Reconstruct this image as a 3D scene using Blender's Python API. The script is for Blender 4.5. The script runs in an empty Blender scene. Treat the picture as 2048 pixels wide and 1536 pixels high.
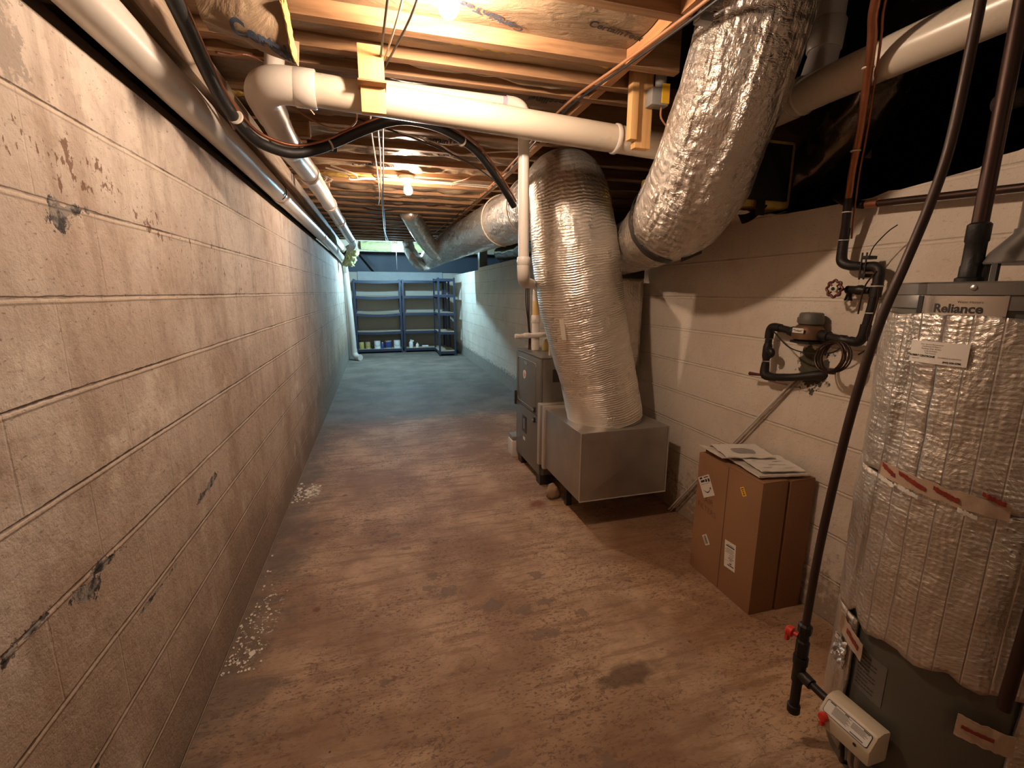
import bpy, bmesh, math, random
from mathutils import Vector, Matrix, noise as mnoise
PI = math.pi
R = math.radians
S = bpy.context.scene
COL = S.collection
rnd = random.Random(7)

# ------------------------------------------------------------------ camera
cam_d = bpy.data.cameras.new('camera'); cam = bpy.data.objects.new('camera', cam_d); COL.objects.link(cam)
cam_d.sensor_width = 36.0; cam_d.lens = 914.76 / 2048 * 36.0
cam_d.clip_start = 0.02; cam_d.clip_end = 100
_r = Vector((0.96077, -0.27733, 0.00274)); _u = Vector((0.05197, 0.18971, 0.98046)); _f = Vector((0.27243, 0.94186, -0.19668))
m = Matrix((_r, _u, -_f)).transposed().to_4x4(); m.translation = Vector((0, 0, 1.449))
cam.matrix_world = m
S.camera = cam
# ------------------------------------------------------------------ world, exposure
w = bpy.data.worlds.new('world'); S.world = w; w.use_nodes = True
w.node_tree.nodes['Background'].inputs[0].default_value = (0.012, 0.010, 0.009, 1)
w.node_tree.nodes['Background'].inputs[1].default_value = 0.35
S.view_settings.view_transform = 'Standard'; S.view_settings.look = 'None'
S.view_settings.exposure = 0.0; S.view_settings.gamma = 1.0; S.view_settings.use_curve_mapping = False
WARM = (1.0, 0.735, 0.535)
COOL = (0.42, 0.77, 1.0)
BULB_NEAR, BULB_MID, BULB_FAR = 1180.0, 1000.0, 5200.0
# the basement bulb further back along the corridor, behind the photographer
ld = bpy.data.lights.new('rear_bulb_light', 'POINT'); ld.energy = 12; ld.color = WARM; ld.shadow_soft_size = 0.035
lo = bpy.data.objects.new('rear_bulb_light', ld); lo.location = (0.45, -1.9, 2.0); COL.objects.link(lo)

# ------------------------------------------------------------------ mesh helpers
class MB:
    def __init__(s): s.v = []; s.f = []; s.uv = {}
    def add(s, vs, fs):
        o = len(s.v); s.v += [tuple(x) for x in vs]; s.f += [tuple(i + o for i in f) for f in fs]; return s
    def box(s, x0, x1, y0, y1, z0, z1, M=None):
        vs = [Vector((x, y, z)) for z in (z0, z1) for y in (y0, y1) for x in (x0, x1)]
        if M is not None: vs = [M @ v for v in vs]
        return s.add(vs, [(0, 2, 3, 1), (4, 5, 7, 6), (0, 1, 5, 4), (2, 6, 7, 3), (0, 4, 6, 2), (1, 3, 7, 5)])
    def prism(s, poly, a, b, axis=2, M=None):
        """poly: list of 2-D points extruded from a to b along axis"""
        def mk(p, t):
            q = [p[0], p[1]]; q.insert(axis, t); v = Vector(q); return M @ v if M is not None else v
        n = len(poly); vs = [mk(p, a) for p in poly] + [mk(p, b) for p in poly]
        fs = [tuple(range(n))[::-1], tuple(range(n, 2 * n))] + [(i, (i + 1) % n, n + (i + 1) % n, n + i) for i in range(n)]
        return s.add(vs, fs)
    def tube(s, pts, r, seg=14, n=8, caps=True, disp=None, smooth=True):
        pts = [Vector(p) for p in pts]; rs = list(r) if isinstance(r, (list, tuple)) else [r] * len(pts)
        if smooth and len(pts) > 2: pts, rs = catmull(pts, rs, n)
        elif n > 1 and disp is not None:
            pts, rs = catmull(pts, rs, n)
        N = len(pts); T = []
        for i in range(N):
            t = pts[min(i + 1, N - 1)] - pts[max(i - 1, 0)]; T.append(t.normalized())
        up = Vector((0, 0, 1)) if abs(T[0].z) < 0.9 else Vector((0, 1, 0))
        a = (up - T[0] * up.dot(T[0])).normalized(); L = 0; vs = []
        for i in range(N):
            if i:
                a = (a - T[i] * a.dot(T[i])).normalized(); L += (pts[i] - pts[i - 1]).length
            b = T[i].cross(a)
            for k in range(seg):
                th = 2 * PI * k / seg; rr = rs[i]
                if disp: rr += disp(L, th, i / (N - 1))
                s.uv[len(s.v) + len(vs)] = (math.cos(th), math.sin(th), L); vs.append(pts[i] + (a * math.cos(th) + b * math.sin(th)) * rr)
        fs = [(i * seg + k, i * seg + (k + 1) % seg, (i + 1) * seg + (k + 1) % seg, (i + 1) * seg + k) for i in range(N - 1) for k in range(seg)]
        if caps: fs += [tuple(range(seg))[::-1], tuple(range((N - 1) * seg, N * seg))]
        return s.add(vs, fs)
    def cyl(s, a, b, r, seg=20, r2=None):
        return s.tube([a, b], [r, r if r2 is None else r2], seg=seg, smooth=False)
    def lathe(s, c, prof, seg=28, axis=(0, 0, 1)):
        """prof: (radius, height) list along axis from c"""
        ax = Vector(axis).normalized(); q = ax.to_track_quat('Z', 'Y'); c = Vector(c); vs = []
        for (rr, h) in prof:
            for k in range(seg):
                th = 2 * PI * k / seg; vs.append(c + q @ Vector((rr * math.cos(th), rr * math.sin(th), h)))
        n = len(prof)
        fs = [(i * seg + k, i * seg + (k + 1) % seg, (i + 1) * seg + (k + 1) % seg, (i + 1) * seg + k) for i in range(n - 1) for k in range(seg)]
        fs += [tuple(range(seg))[::-1], tuple(range((n - 1) * seg, n * seg))]
        return s.add(vs, fs)
    def grid(s, fn, nu, nv, close=False):
        vs = [fn(i / nu, j / nv) for i in range(nu + 1) for j in range(nv + 1)]
        return s.add(vs, [(i * (nv + 1) + j, (i + 1) * (nv + 1) + j, (i + 1) * (nv + 1) + j + 1, i * (nv + 1) + j + 1) for i in range(nu) for j in range(nv)])
    def sheet(s, fn, nu, nv, th):
        """closed thin sheet: fn(u,v)->point, th = offset vector"""
        th = Vector(th); A = [Vector(fn(i / nu, j / nv)) for i in range(nu + 1) for j in range(nv + 1)]
        W = nv + 1; n = len(A); vs = A + [a + th for a in A]; fs = []
        for i in range(nu):
            for j in range(nv):
                q = (i * W + j, (i + 1) * W + j, (i + 1) * W + j + 1, i * W + j + 1)
                fs.append(q); fs.append(tuple(x + n for x in q[::-1]))
        ring = [i * W for i in range(nu + 1)] + [nu * W + j for j in range(1, nv + 1)] + [i * W + nv for i in range(nu - 1, -1, -1)] + [j for j in range(nv - 1, 0, -1)]
        for a, b in zip(ring, ring[1:] + ring[:1]): fs.append((b, a, a + n, b + n))
        return s.add(vs, fs)

def catmull(pts, rs, n):
    P = [pts[0] * 2 - pts[1]] + list(pts) + [pts[-1] * 2 - pts[-2]]; Q = [rs[0]] + list(rs) + [rs[-1]]; o = []; ro = []
    for i in range(1, len(P) - 2):
        for k in range(n):
            t = k / n; a, b, c, d = P[i - 1], P[i], P[i + 1], P[i + 2]
            o.append(0.5 * ((2 * b) + (c - a) * t + (2 * a - 5 * b + 4 * c - d) * t * t + (3 * b - a - 3 * c + d) * t ** 3))
            ro.append(Q[i] * (1 - t) + Q[i + 1] * t)
    o.append(pts[-1].copy()); ro.append(rs[-1]); return o, ro

def wpos(o):
    p = Vector((0, 0, 0))
    while o is not None: p = p + o.location; o = o.parent
    return p

def obj(name, mb, mat, parent=None, smooth=True, bevel=0.0, ang=40, origin=None):
    me = bpy.data.meshes.new(name)
    vs = [Vector(v) for v in mb.v]
    if parent is None:
        if origin is None:
            xs = [v.x for v in vs]; ys = [v.y for v in vs]; zs = [v.z for v in vs]
            loc = Vector(((min(xs) + max(xs)) / 2, (min(ys) + max(ys)) / 2, min(zs)))
        else: loc = Vector(origin)
        off = loc
    else:
        off = wpos(parent); loc = Vector((0, 0, 0))
    me.from_pydata([v - off for v in vs], [], mb.f)
    if len(mb.uv) == len(vs) and len(vs) > 3000:
        at_ = me.attributes.new('tuv', 'FLOAT_VECTOR', 'POINT'); at_.data.foreach_set('vector', [c for k in range(len(vs)) for c in mb.uv[k]])
    bm = bmesh.new(); bm.from_mesh(me)
    bmesh.ops.recalc_face_normals(bm, faces=bm.faces)
    if bevel > 0:
        es = [e for e in bm.edges if len(e.link_faces) == 2 and e.calc_face_angle() > R(35)]
        bmesh.ops.bevel(bm, geom=es, offset=bevel, segments=2, profile=0.6, affect='EDGES', clamp_overlap=True)
    bm.to_mesh(me); bm.free()
    if smooth:
        me.polygons.foreach_set('use_smooth', [True] * len(me.polygons)); me.set_sharp_from_angle(angle=R(ang))
    for mm in (mat if isinstance(mat, (list, tuple)) else [mat]): me.materials.append(mm)
    o = bpy.data.objects.new(name, me); COL.objects.link(o); o.location = loc
    if parent is not None: o.parent = parent
    return o

def tag(o, label=None, cat=None, group=None, kind=None):
    if label: o['label'] = label
    if cat: o['category'] = cat
    if group: o['group'] = group
    if kind: o['kind'] = kind
    return o
def thing(name, label, cat, loc=(0, 0, 0), group=None):
    o = bpy.data.objects.new(name, None); COL.objects.link(o); o.location = loc; o.empty_display_size = 0.05
    return tag(o, label, cat, group)
def struct(name, mb, mat, parent=None, **k):
    o = obj(name, mb, mat, parent, **k)
    if parent is None: o['kind'] = 'structure'
    return o

def text_mb(body, size, fn, bold=0.0, sub=0, align='CENTER', depth=0.0):
    """flat lettering; fn maps (u right, v up) in metres to a world point"""
    cu = bpy.data.curves.new('lettering', 'FONT'); cu.body = body; cu.size = size; cu.align_x = align; cu.align_y = 'CENTER'
    cu.offset = bold; cu.resolution_u = 4
    o = bpy.data.objects.new('lettering', cu); COL.objects.link(o)
    dg = bpy.context.evaluated_depsgraph_get(); me = bpy.data.meshes.new_from_object(o.evaluated_get(dg))
    bpy.data.objects.remove(o); bpy.data.curves.remove(cu)
    bm = bmesh.new(); bm.from_mesh(me); bpy.data.meshes.remove(me)
    if sub:
        bmesh.ops.triangulate(bm, faces=bm.faces)
        for _ in range(sub):
            bmesh.ops.subdivide_edges(bm, edges=[e for e in bm.edges if e.calc_length() > size * 0.12], cuts=1, use_grid_fill=True)
            bmesh.ops.triangulate(bm, faces=[f for f in bm.faces if len(f.verts) > 3])
    mb = MB(); bm.verts.index_update()
    mb.add([fn(v.co.x, v.co.y) for v in bm.verts], [tuple(v.index for v in f.verts) for f in bm.faces]); bm.free()
    return mb
def plane_fn(c, u, v):
    c = Vector(c); u = Vector(u).normalized(); v = Vector(v).normalized()
    return lambda a, b: c + u * a + v * b

# ------------------------------------------------------------------ materials
class NT:
    def __init__(s, name):
        s.m = bpy.data.materials.new(name); s.m.use_nodes = True; s.t = s.m.node_tree; s.n = s.t.nodes; s.l = s.t.links
        s.b = s.n['Principled BSDF']; s.o = s.n['Material Output']
    def _in(s, sock, v):
        if v is None: return
        if hasattr(v, 'node'): s.l.new(v, sock)
        else:
            if sock.type == 'RGBA' and len(v) == 3: v = (*v, 1)
            sock.default_value = v
    def node(s, t, ins=None, **at):
        n = s.n.new(t)
        for k, v in at.items(): setattr(n, k, v)
        for k, v in (ins or {}).items(): s._in(n.inputs[k], v)
        return n
    def pos(s): return s.node('ShaderNodeNewGeometry').outputs['Position']
    def objc(s): return s.node('ShaderNodeTexCoord').outputs['Object']
    def sep(s, v):
        n = s.node('ShaderNodeSeparateXYZ', {0: v}); return n.outputs[0], n.outputs[1], n.outputs[2]
    def comb(s, x=0.0, y=0.0, z=0.0): return s.node('ShaderNodeCombineXYZ', {0: x, 1: y, 2: z}).outputs[0]
    def map(s, v, loc=(0, 0, 0), rot=(0, 0, 0), sc=(1, 1, 1)):
        return s.node('ShaderNodeMapping', {'Vector': v, 'Location': loc, 'Rotation': rot, 'Scale': sc}).outputs[0]
    def noise(s, v, sc=5.0, det=4.0, ro=0.55, dist=0.0, col=False):
        n = s.node('ShaderNodeTexNoise', {'Vector': v, 'Scale': sc, 'Detail': det, 'Roughness': ro, 'Distortion': dist}); return n.outputs['Color' if col else 'Fac']
    def vor(s, v, sc=5.0, feat='F1', out='Distance', rnd_=1.0):
        n = s.node('ShaderNodeTexVoronoi', {'Vector': v, 'Scale': sc, 'Randomness': rnd_}, feature=feat); return n.outputs[out]
    def math(s, op, a, b=0.0, c=0.0, clamp=False):
        n = s.node('ShaderNodeMath', {0: a, 1: b, 2: c}, operation=op); n.use_clamp = clamp; return n.outputs[0]
    def step(s, v, a, b, lo=0.0, hi=1.0):
        n = s.node('ShaderNodeMapRange', {0: v, 1: a, 2: b, 3: lo, 4: hi}); n.clamp = True
        if hasattr(n, 'interpolation_type'): n.interpolation_type = 'SMOOTHSTEP'
        return n.outputs[0]
    def mix(s, f, a, b, mode='MIX'):
        n = s.node('ShaderNodeMix', data_type='RGBA', blend_type=mode); s._in(n.inputs[0], f); s._in(n.inputs[6], a); s._in(n.inputs[7], b); return n.outputs[2]
    def bump(s, h, strength=0.3, dist=0.01, norm=None):
        n = s.node('ShaderNodeBump', {'Height': h, 'Strength': strength, 'Distance': dist})
        if norm is not None: s.l.new(norm, n.inputs['Normal'])
        return n.outputs[0]
    def out(s, col=None, rough=None, metal=None, norm=None, spec=None, **k):
        s._in(s.b.inputs['Base Color'], col); s._in(s.b.inputs['Roughness'], rough); s._in(s.b.inputs['Metallic'], metal)
        if norm is not None: s.l.new(norm, s.b.inputs['Normal'])
        if spec is not None: s.b.inputs['Specular IOR Level'].default_value = spec
        for kk, v in k.items(): s._in(s.b.inputs[kk], v)
        return s.m
    def spot(s, yy, zz, cy, cz, ry, rz, ang=0.0, nz=None, amt=0.6):
        """ragged ellipse mask in a surface's own two coordinates"""
        a = s.math('SUBTRACT', yy, cy); b = s.math('SUBTRACT', zz, cz); ca, sa = math.cos(ang), math.sin(ang)
        u = s.math('ADD', s.math('MULTIPLY', a, ca / ry), s.math('MULTIPLY', b, sa / ry))
        v = s.math('ADD', s.math('MULTIPLY', a, -sa / rz), s.math('MULTIPLY', b, ca / rz))
        d = s.math('SQRT', s.math('ADD', s.math('MULTIPLY', u, u), s.math('MULTIPLY', v, v)))
        if nz is not None: d = s.math('ADD', d, s.math('MULTIPLY', s.math('SUBTRACT', nz, 0.5), amt * 2))
        return d
    def mx(s, *a):
        r = a[0]
        for b in a[1:]: r = s.math('MAXIMUM', r, b)
        return r

def simple(name, col, rough=0.5, metal=0.0, var=0.12, sc=12.0, bump=0.0, bsc=60.0, spec=None, coat=0.0):
    t = NT(name); p = t.objc(); n = t.noise(p, sc, 5.0); dark = tuple(c * (1 - var) for c in col); lite = tuple(min(1, c * (1 + var)) for c in col)
    c = t.mix(n, dark, lite); nm = None
    if bump: nm = t.bump(t.noise(p, bsc, 4.0), bump, 0.004)
    rr = t.step(n, 0.2, 0.8, max(0.03, rough - 0.07), min(1, rough + 0.07))
    m = t.out(c, rr, metal, nm, spec)
    if coat: t.b.inputs['Coat Weight'].default_value = coat; t.b.inputs['Coat Roughness'].default_value = 0.2
    return m

def block_wall(name, z_off, left):
    t = NT(name); p = t.pos(); x, y, z = t.sep(p)
    wob = t.noise(p, 3.0, 3.0); fine = t.noise(p, 26.0, 6.0, 0.65); big = t.noise(p, 1.3, 4.0, 0.6); mid = t.noise(p, 6.0, 5.0, 0.6)
    zz = t.math('ADD', t.math('DIVIDE', t.math('SUBTRACT', z, z_off), 0.2032), t.math('MULTIPLY', t.math('SUBTRACT', wob, 0.5), 0.035))
    row = t.math('FLOOR', zz); fz = t.math('SUBTRACT', zz, row)
    dj = t.math('MULTIPLY', t.math('MINIMUM', fz, t.math('SUBTRACT', 1.0, fz)), 0.2032)
    par = t.math('MULTIPLY', t.math('MODULO', t.math('ADD', row, 40.0), 2.0), 0.5)
    yy = t.math('ADD', t.math('DIVIDE', y, 0.4064), par); fy = t.math('FRACT', t.math('ADD', yy, 50.0))
    dv = t.math('MULTIPLY', t.math('MINIMUM', fy, t.math('SUBTRACT', 1.0, fy)), 0.4064)
    jf = t.math('MULTIPLY', t.math('SUBTRACT', fine, 0.5), 0.008)
    hj = t.step(t.math('ADD', dj, jf), 0.0006, 0.0038, 1.0, 0.0)
    vj = t.step(t.math('ADD', dv, jf), 0.0006, 0.0042, 1.0, 0.0)
    # a smeared mortar lip hangs just under each bed joint
    lip = t.math('MULTIPLY', t.step(fz, 0.925, 0.955), t.step(fz, 0.972, 0.988, 1.0, 0.0))
    blot = t.noise(p, 2.1, 6.0, 0.66); run = t.noise(t.map(p, sc=(1, 2.6, 0.45)), 3.2, 6.0, 0.66)
    if left:
        c = t.mix(t.step(big, 0.34, 0.62), (0.53, 0.44, 0.365), (0.66, 0.58, 0.50))
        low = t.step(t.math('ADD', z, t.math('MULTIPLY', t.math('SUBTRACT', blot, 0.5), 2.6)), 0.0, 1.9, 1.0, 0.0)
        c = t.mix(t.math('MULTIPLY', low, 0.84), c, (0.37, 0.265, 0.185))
        c = t.mix(t.math('MULTIPLY', t.step(run, 0.50, 0.66), 0.5), c, (0.345, 0.255, 0.19))
        c = t.mix(t.math('MULTIPLY', t.step(mid, 0.52, 0.70), 0.36), c, (0.31, 0.235, 0.175))
        c = t.mix(t.math('MULTIPLY', t.step(fine, 0.50, 0.72), 0.35), c, (0.30, 0.20, 0.14))
        c = t.mix(t.math('MULTIPLY', t.step(t.noise(p, 4.0, 6.0, 0.7), 0.58, 0.70), 0.5), c, (0.78, 0.70, 0.60))
    else:
        c = t.mix(t.step(big, 0.34, 0.62), (0.60, 0.515, 0.425), (0.69, 0.615, 0.52))
        c = t.mix(t.math('MULTIPLY', t.step(blot, 0.50, 0.70), 0.40), c, (0.46, 0.355, 0.265))
    if left:
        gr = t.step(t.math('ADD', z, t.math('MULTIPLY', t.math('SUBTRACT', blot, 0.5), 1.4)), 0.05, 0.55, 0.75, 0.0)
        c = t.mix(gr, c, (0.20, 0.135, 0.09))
        c = t.mix(t.step(t.noise(t.map(p, loc=(3, 1, 7)), 1.7, 6.0, 0.7), 0.52, 0.66, 0.0, 0.5), c, (0.30, 0.195, 0.125))
    jd = t.step(t.noise(p, 4.0, 5.0, 0.65), 0.40, 0.60, 0.05, 0.95) if left else t.step(t.noise(p, 3.0, 4.0), 0.38, 0.65, 0.06, 0.5)
    c = t.mix(t.math('MULTIPLY', lip, 0.45), c, (0.74, 0.62, 0.49))
    c = t.mix(t.math('MULTIPLY', hj, jd), c, (0.11, 0.07, 0.045))
    c = t.mix(t.math('MULTIPLY', vj, t.math('MULTIPLY', t.step(t.noise(p, 3.1, 4.0), 0.50, 0.66), 0.22)), c, (0.2, 0.14, 0.095))
    # specks
    sp = t.step(t.noise(t.map(p, rot=(0.25, 0, 0), sc=(1, 0.7, 1.7)), 62.0, 4.0, 0.65), 0.62, 0.67)
    c = t.mix(t.math('MULTIPLY', sp, 0.6 if left else 0.25), c, (0.17, 0.10, 0.065))
    h = t.math('ADD', t.math('MULTIPLY', fine, 0.75), t.math('MULTIPLY', t.math('MAXIMUM', hj, t.math('MULTIPLY', vj, 0.22)), -0.9))
    h = t.math('ADD', h, t.math('MULTIPLY', lip, 0.45)); h = t.math('ADD', h, t.math('MULTIPLY', t.noise(p, 75.0, 4.0, 0.65), 0.42))
    rag = t.noise(p, 22.0, 6.0, 0.68)
    if left:
        # rust-brown flaking around the upper courses
        reg = t.mx(t.step(t.spot(y, z, 1.30, 1.735, 0.34, 0.085, -0.06, mid, 0.5), 0.5, 1.1, 1.0, 0.0),
                   t.step(t.spot(y, z, 1.72, 1.665, 0.22, 0.06, -0.25, mid, 0.5), 0.5, 1.1, 1.0, 0.0),
                   t.step(t.spot(y, z, 2.5, 1.55, 0.9, 0.18, -0.1, mid, 0.7), 0.4, 1.2, 0.55, 0.0))
        ch = t.step(t.noise(t.map(p, sc=(1, 1.25, 0.7)), 34.0, 4.0, 0.62), t.math('SUBTRACT', 0.72, t.math('MULTIPLY', reg, 0.15)), t.math('SUBTRACT', 0.75, t.math('MULTIPLY', reg, 0.15)))
        c = t.mix(t.math('MULTIPLY', ch, 0.85), c, (0.16, 0.075, 0.035))
        grey = t.step(t.spot(y, z, 1.20, 1.915, 0.06, 0.085, 0.3, rag, 2.2), 0.75, 1.05, 1.0, 0.0)
        c = t.mix(t.math('MULTIPLY', grey, 0.8), c, (0.34, 0.29, 0.245))
        holes = t.mx(*[t.step(t.spot(y, z, a, b, ra, rb, an, rag, 2.6), 0.75, 0.95, 1.0, 0.0) for a, b, ra, rb, an in
                       ((1.275, 1.607, 0.032, 0.034, 0.0), (1.33, 1.628, 0.06, 0.012, 0.1), (1.145, 0.79, 0.055, 0.022, -0.35), (1.235, 0.812, 0.075, 0.012, -0.12),
                        (0.91, 0.82, 0.045, 0.018, 0.1), (0.985, 0.822, 0.05, 0.01, 0.0), (1.9, 0.715, 0.12, 0.014, 0.12), (1.06, 0.40, 0.008, 0.008, 0), (1.40, 0.595, 0.14, 0.006, 0.0))])
        hc = t.mix(t.step(t.noise(p, 40.0, 3.0), 0.4, 0.6), (0.05, 0.045, 0.04), (0.30, 0.27, 0.24))
        c = t.mix(holes, c, hc); h = t.math('SUBTRACT', h, t.math('MULTIPLY', holes, 1.6))
        base = t.math('MULTIPLY', t.step(t.math('ADD', z, t.math('MULTIPLY', t.math('SUBTRACT', rag, 0.5), 1.6)), 0.26, 0.40, 1.0, 0.0), t.step(t.math('ADD', y, t.math('MULTIPLY', rag, 0.8)), 5.2, 5.8))
    else:
        base = t.math('MULTIPLY', t.step(t.math('ADD', z, t.math('MULTIPLY', t.math('SUBTRACT', rag, 0.5), 0.35)), 0.21, 0.27, 1.0, 0.0), t.step(y, 3.6, 4.3))
        hole = t.step(t.spot(y, z, 1.575, 1.125, 0.085, 0.115, 0.0, rag, 1.5), 0.8, 0.97, 1.0, 0.0)
        hc = t.mix(t.noise(p, 30.0, 3.0), (0.02, 0.018, 0.012), (0.13, 0.115, 0.07))
        c = t.mix(hole, c, hc); h = t.math('SUBTRACT', h, t.math('MULTIPLY', hole, 1.2))
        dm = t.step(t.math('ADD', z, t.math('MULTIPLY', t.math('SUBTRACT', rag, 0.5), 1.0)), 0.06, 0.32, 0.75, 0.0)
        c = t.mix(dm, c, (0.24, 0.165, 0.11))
    c = t.mix(base, c, t.mix(fine, (0.17, 0.155, 0.135), (0.40, 0.37, 0.325)))
    return t.out(c, 0.85, 0, t.bump(h, 0.55, 0.012), 0.3)

M_wall_l = block_wall('painted_block_left', 0.013, True)
M_wall_r = block_wall('painted_block_right', 0.0037, False)

def floor_mat():
    t = NT('worn_painted_concrete'); p = t.pos(); x, y, z = t.sep(p)
    big = t.noise(p, 1.6, 5.0, 0.6); mid = t.noise(p, 5.0, 5.0, 0.62); fine = t.noise(p, 30.0, 6.0, 0.68)
    st = t.noise(t.map(p, sc=(0.55, 3.2, 1)), 6.0, 6.0, 0.66)
    c = t.mix(t.step(big, 0.36, 0.64), (0.26, 0.145, 0.08), (0.485, 0.325, 0.205))
    c = t.mix(t.step(mid, 0.46, 0.68, 0.0, 0.5), c, (0.29, 0.175, 0.105))
    c = t.mix(t.step(st, 0.48, 0.62, 0.0, 0.55), c, (0.20, 0.105, 0.055))
    c = t.mix(t.step(t.noise(p, 3.4, 6.0, 0.68), 0.58, 0.72, 0.0, 0.5), c, (0.56, 0.39, 0.26))
    # scuffed flecks where the tan paint has come away
    wear = t.step(t.noise(t.map(p, rot=(0, 0, -0.15), sc=(1, 2.2, 1)), 44.0, 5.0, 0.7, 0.4), 0.545, 0.585)
    wear2 = t.step(t.noise(t.map(p, sc=(1, 1.6, 1)), 17.0, 8.0, 0.78, 0.4), 0.575, 0.60)
    zone = t.step(t.noise(p, 2.4, 4.0, 0.6), 0.38, 0.58, 0.2, 0.85)
    c = t.mix(t.math('MULTIPLY', t.mx(wear, wear2), zone), c, (0.155, 0.082, 0.046))
    rg = t.noise(p, 26.0, 7.0, 0.72)
    patches = t.mx(*[t.step(t.spot(x, y, a, b, ra, rb, an, rg, 1.9), 0.80, 0.86, 1.0, 0.0) for a, b, ra, rb, an in
                     ((0.255, 2.02, 0.07, 0.05, 0.2), (0.17, 2.07, 0.035, 0.03, 0), (0.20, 2.17, 0.035, 0.04, 0), (0.45, 1.86, 0.055, 0.055, 0.0), (0.58, 1.79, 0.065, 0.035, 0), (0.72, 2.03, 0.04, 0.05, 0.3), (0.62, 1.62, 0.085, 0.035, 0.0),
                      (0.70, 1.82, 0.05, 0.025, 0), (0.83, 1.70, 0.03, 0.03, 0), (0.30, 1.16, 0.05, 0.02, 0.3), (0.02, 2.65, 0.05, 0.02, 0.1), (0.08, 2.47, 0.04, 0.02, 0.1), (0.62, 1.02, 0.06, 0.05, 0.2), (-0.05, 1.55, 0.03, 0.02, 0.2))])
    c = t.mix(t.math('MULTIPLY', patches, 0.72), c, (0.175, 0.112, 0.078))
    dk = t.step(t.spot(x, y, 0.86, 1.33, 0.14, 0.05, 0.1, mid, 1.6), 0.4, 1.1, 0.75, 0.0)
    c = t.mix(dk, c, (0.085, 0.045, 0.025))
    crack = t.math('MULTIPLY', t.step(t.math('ABSOLUTE', t.math('SUBTRACT', t.noise(t.map(p, sc=(1, 1.5, 1)), 1.9, 5.0, 0.6), 0.5)), 0.0, 0.0035, 1.0, 0.0), t.step(y, 2.2, 1.6))
    c = t.mix(t.math('MULTIPLY', crack, 0.6), c, (0.09, 0.05, 0.03))
    rs = t.math('MULTIPLY', t.step(t.vor(p, 4.5), 0.05, 0.10, 0.75, 0.0), t.step(x, -0.25, -0.05, 1.0, 0.15))
    c = t.mix(rs, c, (0.16, 0.06, 0.03))
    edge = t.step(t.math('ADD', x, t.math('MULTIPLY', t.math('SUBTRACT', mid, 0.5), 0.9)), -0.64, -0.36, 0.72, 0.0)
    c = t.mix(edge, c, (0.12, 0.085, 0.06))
    scale = t.math('MULTIPLY', t.step(t.noise(p, 38.0, 4.0, 0.7), 0.56, 0.6), t.step(t.spot(x, y, -0.565, 2.05, 0.07, 0.3, 0.0, mid, 0.6), 0.5, 1.1, 1.0, 0.0))
    scale2 = t.math('MULTIPLY', t.step(t.noise(p, 30.0, 4.0, 0.7), 0.46, 0.52), t.step(t.spot(x, y, -0.535, 3.45, 0.07, 0.16, 0.0, mid, 0.6), 0.5, 1.0, 1.0, 0.0))
    c = t.mix(t.mx(scale, scale2), c, (0.66, 0.58, 0.47))
    rust = t.step(t.spot(x, y, 1.0, 2.80, 0.10, 0.07, 0.3, mid, 0.7), 0.3, 1.1, 0.8, 0.0)
    c = t.mix(rust, c, (0.19, 0.045, 0.012))
    specks = t.step(t.vor(p, 7.0), 0.02, 0.035, 1.0, 0.0)
    c = t.mix(t.math('MULTIPLY', specks, 0.8), c, (0.04, 0.022, 0.016))
    # the older grey paint still covers the far half
    far = t.step(t.math('ADD', y, t.math('ADD', t.math('MULTIPLY', t.math('SUBTRACT', mid, 0.5), 0.7), t.math('MULTIPLY', t.math('SUBTRACT', st, 0.5), 0.6))), 5.05, 5.5)
    g = t.mix(t.step(t.noise(p, 2.2, 5.0, 0.6), 0.3, 0.7), (0.14, 0.12, 0.10), (0.225, 0.20, 0.17))
    c = t.mix(far, c, g)
    h = t.math('ADD', t.math('MULTIPLY', fine, 0.3), t.math('MULTIPLY', wear, -0.25))
    return t.out(c, t.step(fine, 0.3, 0.7, 0.62, 0.8), 0, t.bump(h, 0.35, 0.006), 0.35)
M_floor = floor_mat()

def wood_mat(name, a, b, axis=0, rough=0.65):
    t = NT(name); p = t.pos(); sc = [9.0, 9.0, 9.0]; sc[axis] = 0.7
    g = t.noise(t.map(p, sc=sc), 4.0, 5.0, 0.6, 0.8); k = t.step(t.vor(t.map(p, sc=[s * 0.35 for s in sc]), 3.0), 0.03, 0.10, 1.0, 0.0)
    c = t.mix(t.step(g, 0.3, 0.7), a, b); c = t.mix(t.math('MULTIPLY', k, 0.5), c, tuple(q * 0.35 for q in a))
    return t.out(c, rough, 0, t.bump(g, 0.15, 0.003), 0.3)
M_joist = wood_mat('joist_wood', (0.21, 0.115, 0.057), (0.37, 0.21, 0.108), 0)
M_joist_y = wood_mat('blocking_wood', (0.30, 0.145, 0.06), (0.46, 0.245, 0.11), 1)
M_post = wood_mat('clean_pine', (0.60, 0.34, 0.135), (0.72, 0.44, 0.19), 2)
M_sill = wood_mat('weathered_board', (0.26, 0.19, 0.13), (0.46, 0.37, 0.28), 1)
M_dark_wood = wood_mat('dark_old_wood', (0.035, 0.022, 0.014), (0.075, 0.045, 0.028), 1)

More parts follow.
